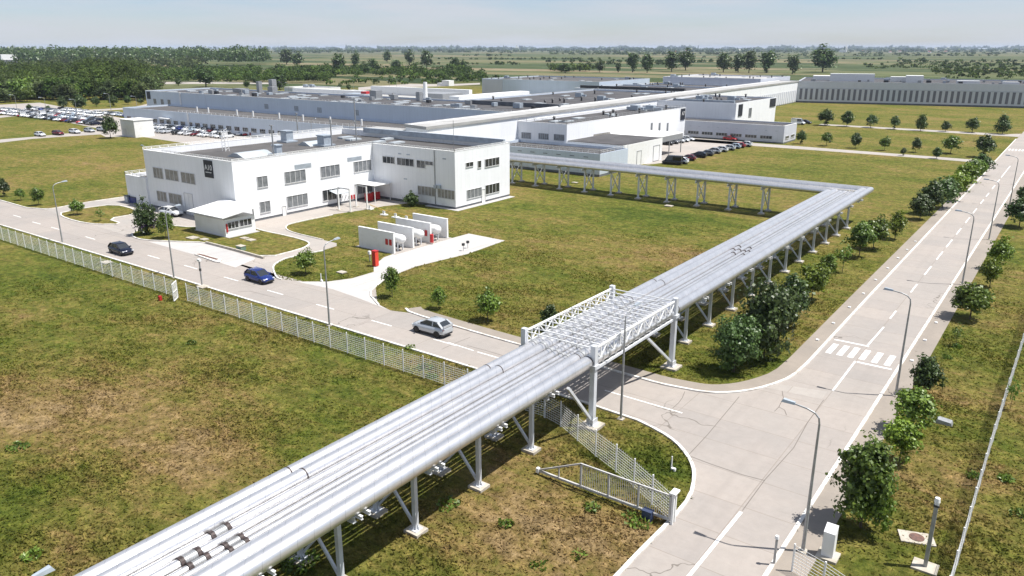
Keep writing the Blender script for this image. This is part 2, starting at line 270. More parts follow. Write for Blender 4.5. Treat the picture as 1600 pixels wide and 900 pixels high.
# ---------------------------------------------------------------- mesh builder
class MB:
    def __init__(s): s.v = []; s.f = []; s.m = []; s.cur = 0
    def add(s, vs, fs):
        o = len(s.v); s.v += [tuple(p) for p in vs]
        for f in fs: s.f.append([i+o for i in f]); s.m.append(s.cur)
    def box(s, x0, y0, z0, x1, y1, z1):
        s.add([(x0, y0, z0), (x1, y0, z0), (x1, y1, z0), (x0, y1, z0), (x0, y0, z1), (x1, y0, z1), (x1, y1, z1), (x0, y1, z1)],
              [(0, 3, 2, 1), (4, 5, 6, 7), (0, 1, 5, 4), (1, 2, 6, 5), (2, 3, 7, 6), (3, 0, 4, 7)])
    def cbox(s, c, d, rz=0):
        c_, s_ = math.cos(rz), math.sin(rz); hx, hy, hz = d[0]/2, d[1]/2, d[2]/2; vs = []
        for z in (-hz, hz):
            for x, y in ((-hx, -hy), (hx, -hy), (hx, hy), (-hx, hy)): vs.append((c[0]+x*c_-y*s_, c[1]+x*s_+y*c_, c[2]+z))
        s.add(vs, [(0, 3, 2, 1), (4, 5, 6, 7), (0, 1, 5, 4), (1, 2, 6, 5), (2, 3, 7, 6), (3, 0, 4, 7)])
    def beam(s, p, q, w, h=None):
        h = h or w; p, q = Vector(p), Vector(q); d = (q-p).normalized(); up = Vector((0, 0, 1)) if abs(d.z) < .98 else Vector((0, 1, 0))
        a = d.cross(up).normalized()*(w/2); b = a.cross(d).normalized()*(h/2); vs = []
        for e in (p, q):
            for i, j in ((-1, -1), (1, -1), (1, 1), (-1, 1)): vs.append(e+a*i+b*j)
        s.add(vs, [(0, 1, 2, 3), (7, 6, 5, 4), (0, 4, 5, 1), (1, 5, 6, 2), (2, 6, 7, 3), (3, 7, 4, 0)])
    def tube(s, p, q, r1, r2=None, n=10, cap=True):
        r2 = r1 if r2 is None else r2; p, q = Vector(p), Vector(q); d = (q-p).normalized(); up = Vector((0, 0, 1)) if abs(d.z) < .9 else Vector((1, 0, 0))
        a = d.cross(up).normalized(); b = a.cross(d); vs = []
        for e, r in ((p, r1), (q, r2)):
            for k in range(n): t = 2*math.pi*k/n; vs.append(e+a*math.cos(t)*r+b*math.sin(t)*r)
        fs = [(k, (k+1) % n, n+(k+1) % n, n+k) for k in range(n)]
        if cap: fs += [tuple(range(n-1, -1, -1)), tuple(range(n, 2*n))]
        s.add(vs, fs)
    def path(s, pts, r, n=16):
        """round pipe along a polyline with mitred corners"""
        pts = [Vector(p) for p in pts]; vs = []
        for i, p in enumerate(pts):
            d0 = (p-pts[i-1]).normalized() if i else (pts[1]-p).normalized(); d1 = (pts[i+1]-p).normalized() if i < len(pts)-1 else d0
            t = (d0+d1).normalized(); side = t.cross(Vector((0, 0, 1))).normalized(); sc = 1/max(.2, side.dot(d0.cross(Vector((0, 0, 1))).normalized())); up = Vector((0, 0, 1))
            for k in range(n): a = 2*math.pi*k/n; vs.append(p+side*math.cos(a)*r*sc+up*math.sin(a)*r)
        fs = [(i*n+k, i*n+(k+1) % n, (i+1)*n+(k+1) % n, (i+1)*n+k) for i in range(len(pts)-1) for k in range(n)]
        fs += [tuple(range(n-1, -1, -1)), tuple(range((len(pts)-1)*n, len(pts)*n))]; s.add(vs, fs)
    def prism(s, poly, z0, z1):
        n = len(poly); s.add([(x, y, z0) for x, y in poly]+[(x, y, z1) for x, y in poly], [tuple(range(n-1, -1, -1)), tuple(range(n, 2*n))]+[(k, (k+1) % n, n+(k+1) % n, n+k) for k in range(n)])
    def sheet(s, poly, z):
        from mathutils.geometry import tessellate_polygon
        t = tessellate_polygon([[Vector((x, y, 0)) for x, y in poly]]); vs = [(x, y, z) for x, y in poly]; fs = []
        for a, b, c in t:
            A, B, D = vs[a], vs[b], vs[c]
            cr = (B[0]-A[0])*(D[1]-A[1])-(B[1]-A[1])*(D[0]-A[0]); fs.append((a, b, c) if cr > 0 else (c, b, a))
        s.add(vs, fs)
    def strip(s, line, off0, off1, z0, z1, closed=False):
        a = offset(line, off0, closed); b = offset(line, off1, closed); n = len(line); m_ = n if closed else n-1
        vs = []
        for (x, y), (X, Y) in zip(a, b): vs += [(x, y, z0), (X, Y, z0), (X, Y, z1), (x, y, z1)]
        fs = []
        for i in range(m_):
            j = (i+1) % n
            for k in range(4): fs.append((i*4+k, j*4+k, j*4+(k+1) % 4, i*4+(k+1) % 4))
        if not closed: fs += [(0, 1, 2, 3), ((n-1)*4+3, (n-1)*4+2, (n-1)*4+1, (n-1)*4)]
        s.add(vs, fs)
    def build(s, name, mats, parent=None, off=(0, 0, 0), smooth=False, loc=None):
        me = bpy.data.meshes.new(name); ox, oy, oz = off
        me.from_pydata([(x-ox, y-oy, z-oz) for x, y, z in s.v], [], s.f)
        if not isinstance(mats, (list, tuple)): mats = [mats]
        for q in mats: me.materials.append(M[q] if isinstance(q, str) else q)
        if len(mats) > 1: me.polygons.foreach_set('material_index', s.m)
        me.validate()
        import bmesh
        bm = bmesh.new(); bm.from_mesh(me); bmesh.ops.recalc_face_normals(bm, faces=bm.faces) if name not in ('ground', ) else None; bm.to_mesh(me); bm.free()
        if smooth:
            me.shade_smooth() if smooth is True else me.shade_smooth_by_angle(angle=smooth) if hasattr(me, 'shade_smooth_by_angle') else me.shade_smooth()
            if smooth is not True:
                try: me.set_sharp_from_angle(angle=smooth)
                except Exception: pass
        o = bpy.data.objects.new(name, me); C.objects.link(o)
        if loc is not None: o.location = loc
        if parent is not None: o.parent = parent
        return o
def offset(line, d, closed=False):
    out = []; n = len(line)
    for i, p in enumerate(line):
        a = line[i-1] if (i or closed) else None; b = line[(i+1) % n] if (i < n-1 or closed) else None
        ns = []
        for u, v in ((a, p), (p, b)):
            if u is None or v is None: continue
            dx, dy = v[0]-u[0], v[1]-u[1]; L = math.hypot(dx, dy) or 1; ns.append((-dy/L, dx/L))
        nx = sum(q[0] for q in ns)/len(ns); ny = sum(q[1] for q in ns)/len(ns); L2 = nx*nx+ny*ny
        out.append((p[0]+nx*d/max(L2, .35), p[1]+ny*d/max(L2, .35)))
    return out
def smooth_line(pts, k=2):
    for _ in range(k):
        q = [pts[0]]
        for a, b in zip(pts, pts[1:]): q += [(a[0]*.75+b[0]*.25, a[1]*.75+b[1]*.25), (a[0]*.25+b[0]*.75, a[1]*.25+b[1]*.75)]
        q.append(pts[-1]); pts = q
    return pts
def tag(o, label=None, cat=None, group=None, kind=None):
    if label: o['label'] = label
    if cat: o['category'] = cat
    if group: o['group'] = group
    if kind: o['kind'] = kind
    return o
def thing(name, label, cat, loc=(0, 0, 0), rz=0, group=None):
    o = bpy.data.objects.new(name, None); C.objects.link(o); o.location = loc; o.rotation_euler = (0, 0, rz); o.empty_display_size = .3
    return tag(o, label, cat, group)
def dup(root, loc=None, rz=None, label=None, group=None, sc=None):
    r = root.copy(); C.objects.link(r)
    if loc is not None: r.location = loc
    if rz is not None: r.rotation_euler = (0, 0, rz)
    if sc is not None: r.scale = (sc, sc, sc) if isinstance(sc, (int, float)) else sc
    if label: r['label'] = label
    if group: r['group'] = group
    for ch in KIDS(root):
        c_ = ch.copy(); C.objects.link(c_); c_.parent = r
        for g in KIDS(ch):
            d = g.copy(); C.objects.link(d); d.parent = c_
    return r
def KIDS(o): return [c for c in o.children]
def structure(mb, name, m, **k): return tag(mb.build(name, m, **k), kind='structure')
ORD = 'first second third fourth fifth sixth seventh eighth ninth tenth eleventh twelfth thirteenth fourteenth fifteenth sixteenth seventeenth eighteenth nineteenth twentieth'.split()
def quads_mesh(name, P, m):
    """P: (n,4,3) array of separate leaf faces"""
    n = len(P); me = bpy.data.meshes.new(name); me.vertices.add(n*4); me.vertices.foreach_set('co', P.reshape(-1).astype(np.float32))
    me.loops.add(n*4); me.loops.foreach_set('vertex_index', np.arange(n*4, dtype=np.int32)); me.polygons.add(n); me.polygons.foreach_set('loop_start', np.arange(0, n*4, 4, dtype=np.int32))
    me.polygons.foreach_set('loop_total', np.full(n, 4, dtype=np.int32)); me.update(); me.validate()
    if isinstance(m, str): m = M[m]
    me.materials.append(m); return me

# ================================================================ ground, roads
b = MB(); R_ = 21000
b.add([(-R_, -R_, 0), (R_, -R_, 0), (R_, R_, 0), (-R_, R_, 0)], [(0, 1, 2, 3)])
structure(b, 'ground', 'country')
YU = GL([(0, 313), (42, 325), (70, 327)])                       # upper kerb of the left road, then the yard
yard = GL([(0, 313), (42, 325), (70, 327), (127, 317.5), (194, 308), (244, 311)]) + [(-110.5, 73.8), (-110.2, 104.3), (-89.5, 104.3)] + \
    GL([(640, 317), (628, 319), (600, 322), (575, 327), (520, 335), (457, 348), (446.5, 353), (446.5, 359), (460, 364.5), (505, 375), (526, 380), (526, 384.5), (500, 392.5), (450, 402.5), (430, 412), (426, 420), (432.5, 435), (462, 440), (512.5, 440), (550, 435), (584, 425)])
x0 = YU[0][0]
yl = [(-330, 50.4), (-330, YU[0][1]+.4)] + yard + GL([(590, 475), (610, 485)])
YR = GL([(634, 482.5), (640, 489), (720, 513), (800, 536), (925, 570), (985, 587), (1030, 600), (1065, 607), (1095, 612.5), (1125, 615), (1165, 612), (1200, 604), (1237, 590), (1262, 567)])
LC = GL([(985, 652), (1032, 675), (1057, 692), (1074, 712), (1083, 730), (1085, 747), (1079, 777), (1050, 812), (1032, 830), (1000, 862), (967, 897)])
ext = (LC[-1][0]+(LC[-1][0]-LC[-2][0])*9, LC[-1][1]+(LC[-1][1]-LC[-2][1])*9)
RK = -9.95; LK = -17.1
roadpoly = yl + YR[1:] + [(LK, 93)] + [(LK-.1, 224), (LK-.3, 500)] + [(-9.6, 500), (RK+.1, 224), (RK, 93), (RK-.05, 15)] + [(ext[0]+2, 15), ext] + LC[::-1] + [(-36, 50.35)]
b = MB(); b.sheet(roadpoly, .004); structure(b, 'road', 'conc')
# yard in its paler concrete, over the same line of kerbs
b = MB(); b.sheet([YU[2]]+yard[3:]+GL([(560, 463), (500, 447), (430, 428), (345, 404), (270, 382), (208, 371), (150, 353), (95, 337)]), .008); structure(b, 'yard', 'yard')
# pale apron in front of the low kerbed island and the tank driveway
slab = GL([(584, 425), (584, 415), (600, 402), (617, 396), (675, 380.5), (732.5, 365), (789, 376), (730, 397), (680, 409), (650, 416.5), (625, 426), (600, 438), (585, 449), (579, 457), (582, 466), (592, 476), (606, 484), (560, 466), (520, 452), (462, 440), (512.5, 440), (550, 435)])
b = MB(); b.sheet(slab, .012); structure(b, 'driveway', 'slab')
b = MB(); b.sheet(GL([(231, 377.5), (277, 378.5), (320, 379.6), (400, 404), (368, 418), (300, 397)]), .012); structure(b, 'lay_by', 'slab')
b = MB(); b.sheet(GL([(1160, 600), (1212, 595), (1215, 600), (1293, 612), (1284, 624), (1200, 607)]), .012); structure(b, 'road_patch', 'yard')
# paved verges
b = MB(); ll = smooth_line(YR, 1)+[(LK, 93), (LK-.1, 221)]
b.strip(ll, .12, 1.75, 0, .02)
structure(b, 'left_verge_paving', 'walk')
b = MB(); b.box(RK+.12, 30, 0, RK+1.85, 221, .02); structure(b, 'right_verge_paving', 'walk')
# kerbs
def kerb(name, line, w=.24, closed=False, h=.12, m='kerb'):
    k = MB(); k.strip(line, -w/2, w/2, 0, h, closed); structure(k, name, m)
kerb('kerb', ll); kerb('kerb', [(LK-.25, 232.5), (LK-.3, 296)]); kerb('kerb', [(RK, 15), (RK, 223), (RK+.2, 500)])
kerb('kerb', smooth_line([(-330, 50.4), (-60, 50.4), (-42, 50.35)]+LC[:], 1)+[ext])
kerb('kerb', YU+smooth_line(GL([(70, 327), (85, 326), (127, 317.5), (194, 308)]), 1), .2)
kerb('kerb', GL([(592, 477), (580, 463), (579, 455), (600, 437.5), (625, 426)]), .2)
kerb('kerb', smooth_line(GL([(520, 336), (457, 349), (447, 353), (447, 359), (460, 364.5), (505, 375)]), 1), .16)
kerb('kerb', smooth_line(GL([(505, 392), (450, 402.5), (430, 412), (426, 420), (432.5, 435), (440, 437)]), 1), .2)
# grass islands over the yard
def island(name, px, gz=.05):
    p = smooth_line(GL(px)+[G(*px[0])], 1)[:-1]
    k = MB(); k.sheet(p, gz); structure(k, 'grass_island', 'grass'); kerb('kerb', p, .22, True)
island('i', [(96, 333), (128, 326), (179, 319.5), (213, 328), (212, 335), (167, 342.5), (193, 350.5), (148, 351), (118, 346), (95, 338)])
island('i', [(206, 366), (219, 358.5), (240, 352), (270, 353), (300, 356), (330, 352), (398, 357), (412, 361.5), (439, 367), (467, 373.5), (485, 380), (480, 385), (469, 390), (416, 403.5), (369, 391), (322, 379.2), (277, 378), (224, 375.5), (208, 371)])
b = MB(); b.strip(GL([(322, 380.5), (369, 392.5), (412, 404.5)]), -.1, .16, 0, .32); tag(b.build('retaining_kerb', 'foot'), 'low grey concrete retaining kerb along the lay-by by the shed', 'kerb wall')
t = thing('planter_island', 'long thin white kerbed planter strip in the lay-by', 'planter', (*G(342, 402), 0))
pl = GL([(304, 398.5), (312, 397), (347, 407), (344, 411), (336, 410)]); k = MB(); k.prism(pl, .012, .16); k.build('kerb_ring', 'kerb', t, t.location)
k = MB(); k.prism(GL([(307, 398.6), (312, 398), (342, 406.5), (338, 408)]), .162, .19); k.build('soil', 'cover', t, t.location)
# side roads
b = MB(); pA = GL([(1240, 229), (1300, 234), (1400, 243), (1510, 249)]); b.sheet([(-180, 235.6), (-180, 227.5), (-86, 229.0), (-60, 229.5), (-30, 229.3), (-19.5, 228.5), (-17.3, 222), (-17.3, 235.5), (-20, 234.6), (-24, 234.3), (-70, 236.3)], .008); structure(b, 'side_road', 'yard')
b = MB(); b.sheet([(-82, 312.5), (-82, 307.2), (-17.3, 304), (-17.3, 316), (-21, 312)], .008); structure(b, 'side_road', 'yard')
b = MB(); b.sheet([(-96.5, 175), (-86.8, 176), (-81.6, 190), (-81.6, 232), (-82, 238), (-107, 238), (-107, 220), (-104, 175)], .008); structure(b, 'car_park', 'yard')
b = MB(); b.sheet([(-9.5, 316), (60, 330), (60, 322), (-9.5, 308)], .008); structure(b, 'side_road', 'yard')
b = MB(); b.sheet([(-450, 163), (-255, 135), (-195, 131), (-150, 130), (-150, 156), (-300, 156), (-300, 163), (-450, 190)], .004); structure(b, 'car_park', 'yard')
b = MB(); b.sheet(GL([(-60, 226), (0, 223), (50, 217), (100, 213.5), (157, 210), (165, 214), (215, 214), (222, 205), (150, 203), (110, 208), (60, 213), (0, 218), (-60, 221)]), .008); structure(b, 'car_park_road', 'yard')
b = MB(); b.sheet(GL([(-80, 188), (50, 176), (205, 168), (232, 162), (232, 164.5), (205, 170.5), (50, 179), (-80, 192)]), .008); structure(b, 'far_road', 'yard')
b = MB(); b.sheet(GL([(560, 136.5), (640, 131), (700, 131.5), (750, 129.5), (750, 132), (700, 134.5), (640, 136), (560, 141)]), .008); structure(b, 'far_road', 'yard')
b = MB(); b.sheet(GL([(250, 128), (330, 128), (440, 129), (440, 131.5), (330, 131), (250, 131.5)]), .008); structure(b, 'far_road', 'yard')
# painted lines
def quad(mb, a, b_, w, z=.016):
    dx, dy = b_[0]-a[0], b_[1]-a[1]; L = math.hypot(dx, dy); nx, ny = -dy/L*w/2, dx/L*w/2
    mb.add([(a[0]+nx, a[1]+ny, z), (b_[0]+nx, b_[1]+ny, z), (b_[0]-nx, b_[1]-ny, z), (a[0]-nx, a[1]-ny, z)], [(3, 2, 1, 0)])
b = MB()
for px, py in [(27, 338), (57, 348.5), (87, 357), (141, 372), (240, 401.5), (298, 417.5), (361, 436), (430, 457), (508, 479.5), (596, 505), (695, 535), (765, 555.5)]:
    x, y = G(px, py); quad(b, (x-1.5, y), (x+1.5, y), .16)
x, y = G(945, 610); x2, y2 = G(1066, 645.5); quad(b, (x, y), (x2, y2), .15); quad(b, G(700, 535), G(740, 548), .14)
for a_, b_ in (((1391, 498), (1401, 486)), ((1423, 457), (1433, 444)), ((1446, 430), (1456, 416)), ((1466, 406), (1475, 393.5)), ((1483, 387), (1492, 375)), ((1499, 367), (1507, 357.5)), ((1513, 349), (1520, 340)), ((1527, 334), (1533, 326.5)), ((1538, 319), (1543, 312.5)), ((1547, 308), (1551.5, 302)), ((1557, 296), (1561.5, 290)), ((1566, 286.5), (1570, 281)), ((1573, 278), (1588, 260))):
    p, q = G(*a_), G(*b_); quad(b, (-13.45, p[1]), (-13.45, q[1]), .17)
quad(b, G(1355, 540.5), G(1381, 511), .17); quad(b, (-16.6, G(1355, 541)[1]), (-13.38, G(1355, 541)[1]), .3)
p = G(1336, 565); quad(b, (-13.38, p[1]), (-10.4, p[1]), .3); quad(b, (p[0], p[1]+.1), G(1301, 611), .17)
for a_, c_ in (((1294.5, 552), (1305.5, 537.5)), ((1312, 555.5), (1322.5, 540.5)), ((1328.5, 559), (1339.5, 543.5)), ((1346, 562), (1356.5, 547.5)), ((1365.5, 567), (1376, 551.5)), ((1385.5, 571.5), (1395.5, 556))):
    p, q = G(*a_), G(*c_); quad(b, ((p[0]+q[0])/2, p[1]), ((p[0]+q[0])/2, q[1]), .52)
quad(b, G(1074, 903), G(1158, 800), .22)
for k_ in range(9): quad(b, (-16.6+.8*k_, 262), (-16.6+.8*k_, 266), .4)
structure(b, 'road_markings', 'paint')
# dark joints and tar lines across the crossing
b = MB()
for ln in ([(1070, 612), (1066, 622), (1060, 630), (1051, 638)], [(1155, 620), (1130, 650), (1105, 680), (1075, 712)], [(1222, 611), (1224, 622), (1217, 636), (1210, 643)], [(1217, 636), (1226, 641), (1229, 649)], [(1287, 625), (1262, 660), (1240, 700), (1195, 750), (1160, 798)], [(1076, 712), (1110, 725), (1160, 742), (1195, 751)],
           [(690, 546), (712, 536), (735, 527)], [(800, 560), (760, 548), (730, 540)], [(430, 465), (410, 460), (390, 455), (372, 456)]):
    for p, q in zip(ln, ln[1:]): quad(b, G(*p), G(*q), .05, .0145)
structure(b, 'road_cracks', 'tar')
# repeated little marker blocks on the verge paving
i = 0
for px, py in ((1349, 459.5), (1327, 481), (1302, 506), (1277, 532), (1368, 438), (1387, 420), (1403, 404), (1417, 391), (1430, 378)):
    k = MB(); k.cbox((0, 0, .06), (.28, .28, .12)); o = k.build('verge_marker', 'whiteplain', loc=(*G(px, py), .02))
    tag(o, 'small white marker block on the paved verge left of the main road', 'marker block', 'white marker blocks on the left verge')
for px, py in ((1424.5, 564.5), (1445, 532.5), (1462.5, 505)):
    k = MB(); k.cbox((0, 0, .06), (.28, .28, .12)); o = k.build('verge_marker', 'whiteplain', loc=(*G(px, py), .02))
    tag(o, 'small white marker block on the paved verge right of the main road', 'marker block', 'white marker blocks on the right verge')

# ================================================================ pipe run
LABP = ['leftmost fat silver pipe of the overhead run', 'second fat silver pipe from the left of the run', 'medium silver pipe right of the two left fat pipes, with two bellows joints', 'medium silver pipe fourth from the left, a bellows joint near its end',
        'narrow silver pipe fifth from the left with grey bellows joints', 'narrow silver pipe sixth from the left with grey bellows joint', 'thin silver pipe left of its thinner twin beside the right fat pipes', 'thinnest silver pipe just left of the two right fat pipes', 'fat silver pipe second from the right edge of the run', 'rightmost and fattest silver pipe on the outer edge of the run']
DI = [.80, .86, .54, .52, .38, .34, .2, .16, .94, .98]; gap = .075
xs = []; xcur = -32.95
for d in DI: xs.append(xcur+d/2); xcur += d+gap*(.45 if d > .7 else 1)
YT = 135.0; XM = -30.05; ZB = 4.86
bellows = {2: [(337.5, 823)], 3: [(290, 862)], 4: [(355, 838), (306, 872)], 5: [(367, 847)], 6: [(319, 880)]}
near_bel = {2: [(1147, 386)], 3: [(1143, 391), ], 4: [(1160, 388)], 5: [(1155, 393)], 6: [(1168, 391)], 7: [(1163, 396)]}
M['joint'] = mat('bellows_metal', (.06, .042, .04), .6, .3, var=(9, (.03, .022, .02), 3, .4, .6))
for i, (x, d) in enumerate(zip(xs, DI)):
    yc = YT+(x-XM); z = ZB+d/2
    t = thing('overhead_pipe', LABP[i], 'pipe', (x, 2, 0), group='overhead pipes laid side by side')
    k = MB(); k.path([(x, 2, z), (x, yc, z), (-150, yc, z)], d/2, 20 if d > .4 else 12); k.build('pipe_jacket', 'pipe', t, t.location, smooth=math.radians(40))
    bands = []
    if i < 2: bands = [23.2+.35*i, 41.2+.3*i, 47.4, 61.8, 68.5]
    if i > 7: bands = [46.6, 61.9]
    for yb in bands:
        k = MB(); k.tube((x, yb, z), (x, yb+.07, z), d/2+.02, n=20); k.build('jacket_band', 'joint', t, t.location, smooth=math.radians(40))
    if d > .3:
        for q in range(15):
            k = MB(); k.tube((x, 47.15+q, z), (x, 47.42+q, z), d/2+.045, n=16)
            k.build('clamp_ring', 'pipe' if q % 2 else 'galv', t, t.location)
    for (px, py) in bellows.get(i, ()):
        yb = G(px, py, z+d/2)[1]
        for a_, w_, e_ in ((-.55, .22, .07), (.33, .22, .07)):
            k = MB(); k.tube((x, yb+a_, z), (x, yb+a_+w_, z), d/2+e_, n=16); k.build('bellows_flange', 'joint', t, t.location)
        k = MB(); k.tube((x, yb-.34, z), (x, yb+.34, z), d/2+.025, n=16)
        for q in range(7): k.tube((x, yb-.3+q*.09, z), (x, yb-.27+q*.09, z), d/2+.045, n=14)
        k.build('bellows', 'galv', t, t.location, smooth=math.radians(40))
    for (px, py) in near_bel.get(i, ()):
        yb = G(px, py, z+d/2)[1]
        for dy in (-.9, .9):
            k = MB(); k.tube((x, yb+dy, z), (x, yb+dy+.16, z), d/2+.06, n=14); k.build('pipe_flange', 'joint', t, t.location)
# trestles
def trestle():
    t = thing('pipe_trestle', 'white steel trestle', 'trestle', (0, 0, 0))
    for sx in (-1.7, 1.7):
        k = MB(); k.prism([(sx-.55, -.5), (sx+.55, -.5), (sx+.55, .5), (sx-.55, .5)], 0, .2); k.build('footing', 'foot', t)
        k = MB(); k.beam((sx, 0, .26), (sx, 0, 4.45), .27, .27)
        L = k.build('leg', 'steel', t)
        k = MB(); k.cbox((sx, 0, .225), (.62, .62, .05))
        for a in (0, math.pi/2):
            for s_ in (-1, 1):
                c_, s2 = math.cos(a), math.sin(a); k.add([(sx+c_*s_*.13, s2*s_*.13, .25), (sx+c_*s_*.3, s2*s_*.3, .25), (sx+c_*s_*.13, s2*s_*.13, .62), (sx+c_*s_*.13-s2*.03, s2*s_*.13+c_*.03, .25), (sx+c_*s_*.3-s2*.03, s2*s_*.3+c_*.03, .25), (sx+c_*s_*.13-s2*.03, s2*s_*.13+c_*.03, .62)], [(0, 1, 2), (5, 4, 3), (0, 2, 5, 3), (1, 4, 5, 2), (0, 3, 4, 1)])
        g = k.build('base_plate', 'steel', L)
    k = MB(); k.beam((1.6, -.05, .55), (-1.6, -.05, 4.2), .15, .15); k.build('brace', 'steel', t)
    k = MB(); k.beam((-1.6, .12, .55), (1.6, .12, 4.2), .13, .13); k.build('brace', 'steel', t)
    k = MB(); k.box(-3.1, -.14, 4.45, 3.15, .14, 4.49); k.box(-3.1, -.14, 4.79, 3.15, .14, 4.83); k.box(-3.1, -.02, 4.49, 3.15, .02, 4.79); k.build('crossbeam', 'steel', t)
    k = MB()
    for s_ in (.2, .75): k.box(2.75, s_-.07, 4.86, 3.5, s_+.07, 4.89); k.box(2.75, s_-.02, 4.70, 3.5, s_+.02, 4.86); k.box(2.75, s_-.07, 4.67, 3.5, s_+.07, 4.70)
    k.box(2.82, .12, 4.68, 2.94, .83, 4.9); k.build('end_bracket', 'whiteplain', t)
    return t
proto = trestle(); first = True
nearY = [11.0, 17.0, 23.0, 28.9, 35.0, 41.1]; farY = [67.8, 73.8, 80.2, 86.4, 92.6, 98.9, 105, 111.4, 117.8, 124, 130.2]
for j, y in enumerate(nearY):
    lb = 'white steel pipe trestle, %s one out from the road bridge towards the viewer' % ORD[len(nearY)-1-j]
    if first: o = proto; o.location = (-30.1, y, 0); o['label'] = lb; o['group'] = 'white trestles under the pipes'; first = False
    else: dup(proto, (-30.1, y, 0), 0, lb)
for j, y in enumerate(farY): dup(proto, (-30.1, y, 0), 0, 'white steel pipe trestle, %s one beyond the road bridge, beside the verge trees' % ORD[j])
for j in range(13): dup(proto, (-43.4-6.03*j, 135, 0), math.pi/2, 'white steel pipe trestle on the far cross run, %s from the corner' % ORD[j])
# bridge over the road
t = thing('pipe_bridge', 'white lattice truss bridge carrying the pipes over the left road', 'truss bridge', (-30.1, 54, 0))
O = t.location; Y0, Y1 = 46.9, 61.1; XL, XR = -33.15, -26.75; ZL, ZH = 5.45, 6.45
for x in (XL, XR):
    for y in (Y0, Y1):
        k = MB(); k.box(x-.75, y-.75, 0, x+.75, y+.75, .22); k.build('footing', 'foot', t, O)
        k = MB(); k.box(x-.21, y-.21, .3, x+.21, y+.21, 6.72)
        k.box(x-.33, y-.33, 4.9, x+.33, y+.33, 5.2); c_ = k.build('column', 'steel', t, O)
        k = MB(); k.box(x-.4, y-.4, .22, x+.4, y+.4, .29)
        for s_ in (-1, 1): k.box(x+s_*.26-.03, y-.36, .29, x+s_*.26+.03, y+.36, .75)
        k.build('base_plate', 'steel', c_, (O[0], O[1], O[2]))
    for y, dy in ((Y0, -1), (Y1, 1)):
        k = MB(); k.beam((x, y+dy*.2*-1, .7), (x, y+dy*-5.2, 4.5), .2, .2) if dy > 0 else k.beam((x, y-.2, .7), (x, y-3.6, 4.6), .2, .2); k.build('diagonal_strut', 'steel', t, O)
    k = MB(); k.beam((x, Y0, ZL), (x, Y1, ZL), .13, .13); k.beam((x, Y0, 4.75), (x, Y1, 4.75), .16, .2); k.build('bottom_chord', 'steel', t, O)
    k = MB(); k.beam((x, Y0, ZH), (x, Y1, ZH), .13, .13); k.build('top_chord', 'whiteplain', t, O)
    k = MB(); n = 14
    for q in range(n):
        ya, yb = Y0+(Y1-Y0)*q/n, Y0+(Y1-Y0)*(q+1)/n
        k.beam((x, ya, ZL), (x, ya, ZH), .09, .09)
        k.beam((x, ya, ZL) if q % 2 else (x, ya, ZH), (x, yb, ZH) if q % 2 else (x, yb, ZL), .08, .08)
    k.build('lattice', 'whiteplain', t, O)
k = MB()
for q in range(15): y = Y0+.1+q; k.beam((XL, y, ZH-.02), (XR, y, ZH-.02), .07, .07)
k.build('top_crossbars', 'whiteplain', t, O)
k = MB()
for q in range(15): y = Y0+.1+q; k.beam((XL, y, 4.72), (XR, y, 4.72), .1, .14)
k.build('bottom_crossbars', 'steel', t, O)
k = MB()
for a_, b_ in ((Y0, Y0+7), (Y0+7, Y1)):
    k.beam((XL, a_, ZH+.06), (XR, b_, ZH+.06), .04); k.beam((XR, a_, ZH+.1), (XL, b_, ZH+.1), .04)
k.build('bracing_rods', 'galv', t, O)

# ================================================================ buildings
def shell(t, x0, y0, x1, y1, z1, wall='white', roof='roof', drop=.7, z0=0, plinth=True, cap=True, name='walls', pz=.35):
    O = t.location; w_ = .3
    k = MB(); k.strip([(x0, y0), (x1, y0), (x1, y1), (x0, y1)], 0, w_, z0+(pz if plinth else 0), z1, True); k.build(name, wall, t, O)
    if plinth: k = MB(); k.strip([(x0, y0), (x1, y0), (x1, y1), (x0, y1)], .05, w_, z0, z0+pz, True); k.build('plinth', 'plinth', t, O)
    k = MB(); k.box(x0+w_-.02, y0+w_-.02, z1-drop-.2, x1-w_+.02, y1-w_+.02, z1-drop); r = k.build('roof', roof, t, O)
    if cap: k = MB(); k.strip([(x0, y0), (x1, y0), (x1, y1), (x0, y1)], -.03, w_+.03, z1, z1+.06, True); k.build('parapet_cap', 'whiteplain', t, O)
    return r
def win(t, face, c, u0, u1, z0, z1, n=4, gm='greyglass', fm='frame', name='window'):
    O = t.location; k = MB(); q = MB(); f = .07; s = 1
    def bx(mb, a0, a1, b0, b1, d0, d1):
        if face == 'X': mb.box(c+d0, a0, b0, c+d1, a1, b1)
        else: mb.box(a0, c-d1, b0, a1, c-d0, b1)
    u0, u1 = min(u0, u1), max(u0, u1); z0, z1 = min(z0, z1), max(z0, z1)
    bx(k, u0, u1, z0, z1, .004, .03); o = k.build(name, gm, t, O)
    if fm:
        bx(q, u0-f, u1+f, z1, z1+f, .002, .1); bx(q, u0-f*1.6, u1+f*1.6, z0-f, z0, .002, .14); bx(q, u0-f, u0, z0, z1, .002, .1); bx(q, u1, u1+f, z0, z1, .002, .1)
        for i in range(1, n): u = u0+(u1-u0)*i/n; bx(q, u-.04, u+.04, z0, z1, .032, .07)
        q.build('frame', fm, o, O)
    return o
def winp(t, face, c, tl, br, n=4, gm='greyglass', fm='frame', name='window'):
    R = RX if face == 'X' else RY; a = R(*tl, c); b_ = R(*br, c); return win(t, face, c, a[0], b_[0], b_[1], a[1], n, gm, fm, name)
